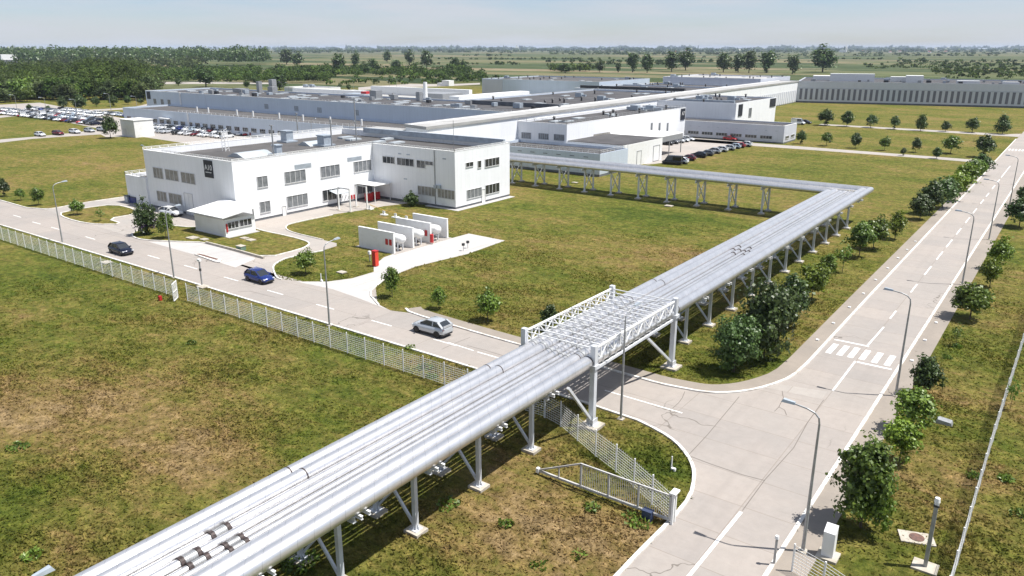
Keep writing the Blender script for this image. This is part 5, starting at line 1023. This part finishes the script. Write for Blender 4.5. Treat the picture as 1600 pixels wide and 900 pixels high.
for t in CARS.values():                     # the templates themselves are not part of the scene
    for c_ in list(t.children):
        for g in list(c_.children): bpy.data.objects.remove(g)
        bpy.data.objects.remove(c_)
    bpy.data.objects.remove(t)

# ================================================================ trees
def crown(name, seed, n, rx, rz, cz, leaf, clumps, mt, shape='oval', core=.35, csize=.26, low=1.0):
    """leaf faces gathered in clumps inside an uneven crown of half width rx and half height rz"""
    rs = np.random.RandomState(seed); d = rs.normal(size=(clumps, 3)); d /= np.linalg.norm(d, axis=1)[:, None]
    r = core+(1-core)*rs.rand(clumps)**.6; r *= 1+.16*np.sin(d[:, 0]*5+seed)+.12*rs.normal(size=clumps)
    c_ = d*r[:, None]; h = (c_[:, 2]+1)/2
    if shape == 'cone': c_[:, :2] *= (1.25-h*.95)[:, None]
    elif shape == 'egg': c_[:, :2] *= (1.18-.45*np.clip(h, 0, 1))[:, None]
    elif shape == 'vase': c_[:, :2] *= (.65+.5*np.clip(h, 0, 1))[:, None]
    idx = rs.randint(0, clumps, n); cs = csize*(.6+.8*rs.rand(clumps)); off = rs.normal(size=(n, 3))*.62*cs[idx][:, None]; off[:, 2] *= .7
    p = c_[idx]+off; P = np.empty((n, 3)); P[:, 0] = p[:, 0]*rx; P[:, 1] = p[:, 1]*rx; P[:, 2] = cz+p[:, 2]*rz
    P[:, 2] = np.maximum(P[:, 2], .12*leaf+.05)
    nrm = off/np.maximum(np.linalg.norm(off, axis=1)[:, None], 1e-6)*.7+c_[idx]*.5+rs.normal(size=(n, 3))*.55+np.array([0, 0, .35]); nrm /= np.linalg.norm(nrm, axis=1)[:, None]
    t = np.cross(nrm, rs.normal(size=(n, 3))); t /= np.linalg.norm(t, axis=1)[:, None]; b = np.cross(nrm, t); s = leaf*(.55+.9*rs.rand(n))[:, None]
    Q = np.stack([P-t*s*.5-b*s*.3, P+t*s*.1-b*s*.42, P+t*s*.55+b*s*.1, P-t*s*.15+b*s*.45], axis=1)
    return quads_mesh(name, Q, mt)
def trunk_mesh(h, r0, seed, top, rx, n=7):
    rr = random.Random(seed); k = MB(); k.tube((0, 0, -.05), (0, 0, h*.45), r0, r0*.75, 8); k.tube((0, 0, h*.45), (rr.uniform(-.1, .1), 0, top), r0*.75, r0*.25, 7)
    for i in range(n):
        a = 2*math.pi*i/n+rr.random(); z = h*(.28+.4*rr.random()); L = rx*rr.uniform(.5, .85); k.tube((0, 0, z), (math.cos(a)*L, math.sin(a)*L, z+L*rr.uniform(.5, .95)), r0*.4, r0*.1, 5)
    return k
TR = {}
def variant(key, name, seed, n, w_, h_, leaf, clumps, mt, shape='oval', bare=.18, core=.35, csize=.26, tr=.07):
    """tree of nominal height h_ and width w_"""
    rz = h_*(1-bare)/2*.93; cz = h_*bare+h_*(1-bare)/2; me = crown(name+'_crown', seed, n, w_/2*.78, rz*.93, cz, leaf, clumps, mt, shape, core, csize)
    t = thing(name, name, 'tree'); k = trunk_mesh(h_, tr, seed, h_*.85, w_/2); k.build('trunk', 'bark', t); o = bpy.data.objects.new('crown', me); C.objects.link(o); o.parent = t; TR[key] = (t, w_, h_)
for i in range(3):
    variant('mid%d' % i, 'street_tree', 10+i, 2600, 4, 5, .27, 90, 'leaf_mid', 'egg', .22)
    variant('dark%d' % i, 'street_tree', 20+i, 3000, 4, 5, .27, 90, 'leaf_dark', 'egg', .17)
    variant('yel%d' % i, 'street_tree', 30+i, 2200, 4, 5, .28, 80, 'leaf_yel', 'oval', .22)
    variant('far%d' % i, 'tall_tree', 50+i, 1500, 13, 20, 1.1, 70, 'leaf_dark', ('egg', 'vase', 'oval')[i], .1, .3, .3, .35)
    variant('wood%d' % i, 'broadleaf_tree', 60+i, 1100, 10, 12, .75, 60, ('leaf_forest', 'leaf_grey', 'leaf_mid')[i], 'oval', .06, .3, .3, .2)
variant('big0', 'lime_tree', 41, 9000, 4.6, 6.2, .22, 150, 'leaf_mid', 'egg', .1, .3, .22, .1)
variant('big1', 'lime_tree', 42, 9000, 6, 6.5, .27, 150, 'leaf_dark', 'oval', .07, .35, .24, .1)
variant('con0', 'round_conifer', 44, 2600, 4, 5, .24, 90, 'leaf_dark', 'cone', .06)
variant('thin', 'sapling', 45, 420, 3, 4.5, .22, 40, 'leaf_mid', 'oval', .3, .3, .2, .04)
variant('bush', 'flowering_bush', 46, 4200, 5, 5, .26, 80, 'leaf_dark', 'egg', .03)
rt = random.Random(5); cnt = 0
def tree(px, py, ty, wpx, key, lb, group=None, cat='tree', name=None):
    x, y = G(px, py); h = HG(px, py, ty); F = -x*math.sin(YAW)+y*math.cos(YAW); d = F*math.cos(PITCH)+H*math.sin(PITCH); wm = wpx*d/FPX
    t, w0, h0 = TR[key]; o = dup(t, (x, y, 0), rt.uniform(0, 6.28), lb, group, (wm/w0, wm/w0, h/h0)); o['category'] = cat
    if name: o.name = name
    return o
gR = 'trees on the right verge'
tree(1344, 824, 684, 104, 'big0', 'largest leafy green tree by the right kerb behind the bottom lamp', gR)
tree(1405, 722, 655, 62, 'yel0', 'light green tree just behind the largest kerb tree', gR)
tree(1424, 676, 606, 74, 'mid1', 'round green tree below the crossing, second up the right kerb', gR)
tree(1443, 618, 556, 54, 'dark1', 'dark green tree right of the lamp beside the crossing', gR)
tree(1515, 499, 441, 64, 'mid2', 'round green tree on the right verge casting a round shadow', gR)
tree(1546, 449, 401, 36, 'yel1', 'small yellow green tree on the right verge, nearer of two', gR)
tree(1559, 422, 373, 42, 'yel2', 'taller yellow green tree on the right verge, farther of two', gR)
tree(1592, 355, 309, 46, 'dark2', 'dark green tree at the right picture edge by the kerb', gR)
tree(1600, 325, 288, 34, 'dark0', 'dark tree cut by the right picture edge, furthest on the verge', gR)
tree(1493, 541, 505, 22, 'thin', 'sparse bare sapling with green shoots at its foot', gR)
tree(1578, 640, 590, 26, 'thin', 'thin climbing shoots on the right perimeter fence', gR)
gL = 'trees between the main road and the pipes'
tree(1147, 581, 492, 76, 'big1', 'dark bushy tree nearest the pipe bridge by the road bend', gL)
tree(1193, 560, 438, 96, 'big1', 'tall dark tree behind the bushy one at the road bend', gL)
tree(1232, 512, 432, 66, 'dark0', 'green tree third from the bend in the verge clump', gL)
tree(1268, 470, 410, 52, 'yel0', 'yellowish tree at the far end of the verge clump', gL)
tree(1293, 434, 396, 30, 'mid0', 'small round green tree beside the yellowish one', gL)
tree(1316, 426, 376, 34, 'thin', 'light slender tree with a visible trunk left of the main road', gL)
tree(1342, 402, 345, 44, 'mid1', 'leaning leafy tree left of the main road, nearer of a touching pair', gL)
tree(1364, 389, 336, 44, 'mid2', 'leafy tree left of the main road, farther of a touching pair', gL)
tree(1398, 374, 332, 34, 'yel2', 'pale green small tree behind the touching pair', gL)
tree(1437, 343, 302, 38, 'dark1', 'round dark green tree with a clear trunk left of the main road', gL)
tree(1452, 335, 283, 44, 'dark0', 'dark tree behind the round one left of the main road', gL); tree(1472, 325, 276, 46, 'dark2', 'wide dark tree in the far verge clump', gL)
tree(1492, 314, 266, 38, 'yel1', 'light green tree in the far verge clump', gL); tree(1508, 298, 254, 36, 'yel0', 'bright green tree in the far verge clump', gL)
tree(1520, 286, 247, 36, 'mid0', 'green tree near the end of the far verge clump', gL); tree(1533, 274, 240, 34, 'dark1', 'dark green tree near the side road mouth', gL); tree(1536, 246, 211, 36, 'dark0', 'dark round tree on the corner beyond the side road', gL)
for i, (px, py, ty, w_) in enumerate(((1289, 196, 171, 29), (1323, 197.5, 173, 22), (1360, 199.5, 179, 20), (1397, 202, 181, 18), (1438, 204.5, 176, 21), (1477, 205.5, 189, 17), (1519, 207, 184, 22), (1566, 209.5, 176, 27))):
    tree(px, py, ty, w_, ('dark0', 'dark1', 'dark2', 'dark0', 'con0', 'dark1', 'dark2', 'con0')[i], '%s tree from the left in the farther row on the right meadow' % ORD[i], 'farther row of trees on the right meadow')
for i, (px, py, ty, w_, kd) in enumerate(((1251, 225, 204, 19, 'dark0'), (1291, 228, 206, 19, 'mid1'), (1336, 231.5, 207, 19, 'dark1'), (1382, 235, 212, 18, 'mid2'), (1430, 238, 215, 17, 'dark2'), (1485, 240, 211, 32, 'mid0'))):
    tree(px, py, ty, w_, kd, '%s tree from the left in the nearer row on the right meadow' % ORD[i], 'nearer row of trees on the right meadow')
tree(1411, 243.5, 231, 11, 'dark0', 'tiny round tree at the side road edge, left one', 'tiny trees on the side road'); tree(1463, 248, 230, 16, 'dark1', 'small round tree at the side road edge, right one', 'tiny trees on the side road')
gB = 'small trees along the left road'
for px, py, ty, w_, kd, lb in ((7, 307, 279, 22, 'dark0', 'green tree at the left picture edge by the left road'), (33, 313, 294, 16, 'mid1', 'smallest of the three trees left of the fence lamp'), (61, 321, 292, 22, 'mid0', 'rightmost of the three trees left of the fence lamp'), (121, 336, 311, 23, 'mid2', 'round tree at the tip of the small grass island'), (158, 346, 324, 17, 'thin', 'thin sapling on the small grass island'),
                               (260, 373, 331, 30, 'mid1', 'light green tree right of the purple bush'), (478, 428, 388, 35, 'mid2', 'round tree on the lawn above the blue car'), (613, 465, 416, 30, 'mid0', 'tree at the driveway mouth, first of four along the kerb'), (686, 483, 447, 27, 'mid1', 'second of four small trees along the kerb above the silver car'), (762, 502, 451, 40, 'mid2', 'third of four small trees along the kerb, the widest'), (858, 515, 475, 32, 'dark1', 'fourth small tree along the kerb, half hidden by the pipe bridge')):
    tree(px, py, ty, w_, kd, lb, gB)
o = tree(229, 367, 311, 40, 'bush', 'dark bush with purple flowers in front of the office', None, 'bush', 'flowering_bush')
me = crown('flowers', 77, 260, 1.7, 1.3, 1.7, .22, 12, 'leaf_purple', core=.7); q = bpy.data.objects.new('flowers', me); C.objects.link(q); q.parent = o
tree(643, 322, 299, 30, 'bush', 'dense green bush against the office wall right of the canopy', None, 'bush', 'garden_bush')
tree(173, 216, 181, 29, 'dark2', 'round dark tree leaning on the white cube house', None)
gW = 'small round trees along the far left road'
for i, (px, py, ty, w_) in enumerate(((99, 172.5, 151, 18), (126, 172.5, 147, 26), (151, 167, 151, 14), (178, 166, 148.5, 18), (200, 163.5, 149, 13), (220, 162.5, 154, 11), (46, 172, 163, 10), (75, 171, 165, 9))): tree(px, py, ty, w_, 'dark%d' % (i % 3), '%s round tree along the far road above the left car park' % ORD[i], gW)
gF = 'tall dark trees beyond the factory'
big = [(883, 114, 98, 32, 0), (937, 113, 93, 18, 2), (966, 113, 95, 12, 1), (988, 113, 78, 24, 1), (1011, 114, 82, 24, 0), (1049, 112, 78, 28, 0), (1071, 110, 75, 30, 2), (1130, 113, 81, 28, 0), (1153, 113, 80, 26, 1), (1170, 114, 77, 26, 0), (1198, 114, 75, 30, 1), (1238, 116, 81, 26, 1), (1285, 113, 69, 46, 2), (530, 116, 81, 26, 0), (556, 105, 79, 18, 2), (605, 98, 78, 17, 2), (640, 102, 77, 18, 2), (667, 107, 77, 24, 0), (712, 109, 88, 18, 0), (725, 110, 92, 14, 2), (448, 101, 75, 26, 0), (465, 104, 80, 24, 2), (322, 136, 102, 36, 2), (279, 134, 120, 14, 2), (386, 138, 124, 12, 2), (401, 133, 117, 16, 2), (437, 140, 115, 30, 0), (583, 112, 90, 20, 0), (620, 112, 92, 22, 0), (570, 116, 96, 22, 2), (531, 141, 129, 8, 2), (545, 141, 130, 9, 2), (783, 150, 134, 14, 2), (803, 153, 142, 8, 2)]
for i, (px, py, ty, w_, v) in enumerate(big):
    side = 'right of the tallest hall' if px > 850 else 'left background'
    o = tree(px, py, ty, w_, 'far%d' % v, '%s from the left of the tall dark trees, %s' % (ORD[sorted([b_[0] for b_ in big if (b_[0] > 850) == (px > 850)]).index(px)] if sorted([b_[0] for b_ in big if (b_[0] > 850) == (px > 850)]).index(px) < 20 else 'later', side), gF)
rw = random.Random(3)
for i in range(46):
    px = -20+i*5.7; py = 159.5-max(0, px)*.018+rw.uniform(-5, 1); hgt_ = rw.uniform(24, 42)
    tree(px, py, py-hgt_, rw.uniform(26, 40), 'wood%d' % (0 if rw.random() < .5 else rw.choice((1, 1, 2))), 'broadleaf tree at the front edge of the wood behind the left car park', 'front edge trees of the left wood')
for t, w_, h_ in TR.values():
    for c_ in list(t.children): bpy.data.objects.remove(c_)
    bpy.data.objects.remove(t)
# ---- far woods, hedges and scrub: masses nobody could count
def mass(name, label, regions, seed, mt, cat='wood'):
    """regions: (n, [4 px corners as x0,x1,y0,y1 + slope], h range, width ratio, quads)"""
    rs = np.random.RandomState(seed); allq = []
    for n, x0, x1, y0, y1, h0, h1, wr, nq in regions:
        for i in range(n):
            px, py = rs.uniform(x0, x1), rs.uniform(y0, y1); x, y = G(px, py); h = rs.uniform(h0, h1); w_ = h*wr*rs.uniform(.8, 1.3)
            th = rs.uniform(0, 2*np.pi, nq); ph = np.arcsin(rs.uniform(-.25, 1, nq)); rr = rs.uniform(.7, 1.05, nq); nrm = np.stack([np.cos(th)*np.cos(ph), np.sin(th)*np.cos(ph), np.sin(ph)], 1)
            lum = 1+.2*np.sin(th*3+i)+.15*np.sin(ph*5+i*2)
            P = nrm*(rr*lum)[:, None]*np.array([w_/2, w_/2, h*.55]); P[:, 2] += h*.42; P += np.array([x, y, 0])
            nn = nrm+rs.normal(size=(nq, 3))*.5; nn /= np.linalg.norm(nn, axis=1)[:, None]; t = np.cross(nn, rs.normal(size=(nq, 3))); t /= np.linalg.norm(t, axis=1)[:, None]; b = np.cross(nn, t)
            s = (w_*1.35/np.sqrt(nq))*(.6+.8*rs.rand(nq))[:, None]
            allq.append(np.stack([P-t*s*.5-b*s*.35, P+t*s*.2-b*s*.45, P+t*s*.55+b*s*.2, P-t*s*.2+b*s*.5], 1))
    me = quads_mesh(name, np.concatenate(allq), mt); o = bpy.data.objects.new(name, me); C.objects.link(o); return tag(o, label, cat, kind='stuff')
mass('wood', 'dense green wood filling the left background behind the car park', [(230, -40, 235, 126, 153, 10, 15, 1.0, 620), (60, 130, 215, 118, 150, 14, 19, .8, 380), (160, -40, 250, 108, 130, 10, 15, 1.0, 220)], 1, 'leaf_forest')
mass('wood', 'paler willow scrub mixed through the left wood', [(60, -40, 215, 122, 154, 10, 13, 1.1, 420), (30, 180, 245, 138, 152, 8, 12, 1.2, 420), (40, 60, 320, 100, 110, 12, 16, 1.3, 160)], 2, 'leaf_grey')
mass('wood', 'far belt of tall poplars on the left horizon', [(190, -40, 420, 96, 104, 21, 28, .75, 130), (150, -40, 330, 86, 96, 24, 31, .9, 90), (14, 356, 420, 99, 103, 26, 31, .8, 200)], 3, 'leaf_dark')
mass('scrub', 'low scrub and bushes between the wood and the factory roofs', [(340, 225, 520, 108, 130, 4, 8, 1.5, 110), (150, 480, 735, 108, 121, 4, 9, 1.3, 110), (60, 480, 860, 122, 133, 2, 4, 1.8, 30), (80, 640, 760, 112, 128, 2.5, 5, 1.7, 30)], 4, 'leaf_forest', 'scrub')
hd = []
rh = random.Random(8)
for i in range(34):
    py = rh.choice([79, 80, 81.5, 83, 85, 87.5, 90, 93, 97, 101]); x0_ = rh.uniform(470, 1500); L = rh.uniform(60, 380); hd.append((int(L/6*rh.uniform(.4, 1)*(84/py)**-1), x0_, x0_+L, py, py+.35, 3, 9 if py < 90 else 6, 1.6, 14))
hd += [(170, 430, 1640, 79, 82, 6, 14, 2.4, 22), (120, 860, 1640, 82, 86, 4, 9, 2.2, 22)]
hd += [(110, 1455, 1640, 100, 117, 3, 6, 1.6, 26), (60, 1350, 1480, 98, 108, 2, 5, 1.6, 20), (40, 860, 930, 108, 113, 5, 9, 1.3, 26), (60, 1480, 1640, 112, 124, 1.5, 3, 2, 20)]
mass('hedgerow', 'thin hedgerows and scattered bushes across the far farmland', hd, 5, 'leaf_forest', 'hedgerow')
mass('tree_belt', 'long tree belts just below the horizon', [(420, 430, 1640, 77.6, 79.0, 9, 22, 3.2, 12), (220, 300, 1640, 76.4, 77.4, 14, 30, 5, 10), (240, 430, 1640, 78.5, 81.5, 11, 20, 2.2, 22), (110, 430, 800, 79, 84, 10, 18, 1.5, 30), (110, 820, 1500, 80, 83.5, 8, 14, 1.8, 24)], 6, 'leaf_dark', 'tree belt')
# far village
rv = random.Random(6)
for i in range(22):
    px, py = rv.uniform(1340, 1480), rv.uniform(79, 82.5)
    if i > 16: px = rv.uniform(1030, 1100)
    x, y = G(px, py); t = thing('village_house', 'tiny white walled house with a red roof in the far village', 'house', (x, y, 0), rv.uniform(-.6, 1), 'houses of the far village'); k = MB(); w_, d2, h_ = rv.uniform(9, 16), rv.uniform(8, 11), rv.uniform(4, 6.5)
    k.box(-w_/2, -d2/2, 0, w_/2, d2/2, h_); k.build('wall', 'whiteplain', t); k = MB(); k.add([(-w_/2-.5, -d2/2-.5, h_), (w_/2+.5, -d2/2-.5, h_), (w_/2+.5, d2/2+.5, h_), (-w_/2-.5, d2/2+.5, h_), (-w_/2, 0, h_+3), (w_/2, 0, h_+3)], [(0, 1, 5, 4), (3, 4, 5, 2), (0, 4, 3), (1, 2, 5), (0, 3, 2, 1)]); k.build('roof', 'brick', t)
x, y = G(1318, 81.5); t = thing('church', 'tiny white church with a pointed steeple near the right horizon', 'church', (x, y, 0)); k = MB(); k.box(-22, -10, 0, 8, 10, 14); k.build('nave', 'whiteplain', t); k = MB(); k.box(8.01, -6, 0, 18, 6, 26); k.build('tower', 'whiteplain', t); k = MB(); k.add([(8, -6, 26), (18, -6, 26), (18, 6, 26), (8, 6, 26), (13, 0, 44)], [(0, 1, 4), (1, 2, 4), (2, 3, 4), (3, 0, 4), (0, 3, 2, 1)]); k.build('steeple', 'whiteplain', t)
for px, lb in ((1540, 'long white greenhouse near the right horizon, left one'), (1585, 'long white greenhouse near the right horizon, right one')):
    x, y = G(px, 77.8); t = thing('greenhouse', lb, 'greenhouse', (x, y, 0), .6, 'greenhouses near the horizon'); k = MB(); k.box(-150, -30, 0, 150, 30, 10); k.build('walls', 'whiteplain', t); k = MB(); k.add([(-150, -32, 10), (150, -32, 10), (150, 32, 10), (-150, 32, 10), (-150, 0, 16), (150, 0, 16)], [(0, 1, 5, 4), (3, 4, 5, 2), (0, 4, 3), (1, 2, 5), (0, 3, 2, 1)]); k.build('roof', 'skylight', t)

# ================================================================ rough grass in the near fields
def inside(poly, X, Y):
    r = np.zeros(len(X), bool); n = len(poly)
    for i in range(n):
        x0_, y0_ = poly[i]; x1_, y1_ = poly[(i+1) % n]
        if y0_ == y1_: continue
        r ^= ((y0_ > Y) != (y1_ > Y)) & (X < (x1_-x0_)*(Y-y0_)/(y1_-y0_)+x0_)
    return r
rs = np.random.RandomState(21); N = 520000
dist = 20+rs.rand(N)**.62*110; ang = YAW+np.radians(rs.uniform(-43, 39, N)); X = -np.sin(ang)*dist; Y = np.cos(ang)*dist
bad = inside(roadpoly, X, Y) | inside(slab, X, Y)
va, vb = offset(ll, .0), offset(ll, 1.9)
bad |= inside([(a[0], a[1]) for a in va]+[(a[0], a[1]) for a in vb[::-1]], X, Y) | ((X > RK-.2) & (X < RK+2)) | ((X > -84) & (X < -75) & (Y > 75) & (Y < 88)) | ((X < -88.5) & (Y > 103)) | (X < -109)
nz = np.sin(X*.31+1.3*np.sin(Y*.23))*np.sin(Y*.37+1.1*np.sin(X*.19)); keep = ~bad & (rs.rand(N) < (.55+.45*nz)*np.clip((132-dist)/75, 0, 1))
X, Y = X[keep], Y[keep]; n = len(X); nz = nz[keep]; a = rs.uniform(0, 6.28, n); hh = rs.uniform(.04, .13, n)*(1+.6*np.clip(nz, 0, 1)); ww = rs.uniform(.07, .2, n); lean = rs.normal(size=(n, 2))*.12
base = np.stack([X, Y, np.zeros(n)], 1); d_ = np.stack([np.cos(a), np.sin(a), np.zeros(n)], 1)*ww[:, None]/2; up = np.stack([lean[:, 0], lean[:, 1], hh], 1)
Q = np.stack([base-d_, base+d_, base+d_*.6+up, base-d_*.6+up*rs.uniform(.7, 1, n)[:, None]], 1)
o = bpy.data.objects.new('grass', quads_mesh('grass', Q, 'tuft')); C.objects.link(o); tag(o, 'rough dry grass growing in the near fields', 'grass', kind='stuff')
# a few coarse green weeds
wq = []
for px, py, n_, r_ in ((924, 795, 90, .6), (990, 812, 70, .8), (843, 885, 40, .5), (468, 880, 300, 1.1), (1000, 820, 50, .7), (665, 575, 140, .8), (675, 590, 80, .5), (790, 820, 60, .5), (1570, 750, 90, .5), (1480, 560, 60, .4), (1590, 805, 60, .5), (300, 592 - 55, 60, .5), (700, 790, 90, .8), (1520, 745, 60, .5), (50, 870, 90, .6), (30, 700, 90, .8), (1495, 543, 120, .45), (640, 545, 60, .6), (905, 870, 30, .5)):
    x, y = G(px, py); th = rs.uniform(0, 6.28, n_); rr = r_*np.sqrt(rs.rand(n_)); P = np.stack([x+np.cos(th)*rr, y+np.sin(th)*rr, rs.uniform(.02, .45, n_)*(1-.5*rr/r_)], 1)
    t = rs.normal(size=(n_, 3)); t /= np.linalg.norm(t, axis=1)[:, None]; b = np.cross(t, rs.normal(size=(n_, 3))); b /= np.linalg.norm(b, axis=1)[:, None]; s = rs.uniform(.08, .2, n_)[:, None]; wq.append(np.stack([P-t*s-b*s*.3, P+t*s*.2-b*s*.5, P+t*s+b*s*.2, P+b*s*.5], 1))
o = bpy.data.objects.new('weeds', quads_mesh('weeds', np.concatenate(wq), 'leaf_mid')); C.objects.link(o); tag(o, 'scattered coarse green weeds in the dry grass', 'weeds', kind='stuff')

# ================================================================ haze
b = MB(); b.box(-R_-5, -R_-5, -1.2, R_+5, R_+5, 62); 
hm = bpy.data.materials.new('haze_air'); hm.use_nodes = True; nt = hm.node_tree; nt.nodes.remove(nt.nodes['Principled BSDF']); pv = nt.nodes.new('ShaderNodeVolumePrincipled')
pv.inputs['Color'].default_value = (.66, .78, .98, 1); pv.inputs['Density'].default_value = 0.5e-4; pv.inputs['Anisotropy'].default_value = .0
nt.links.new(pv.outputs[0], nt.nodes['Material Output'].inputs['Volume']); tag(b.build('haze', hm), kind='stuff')
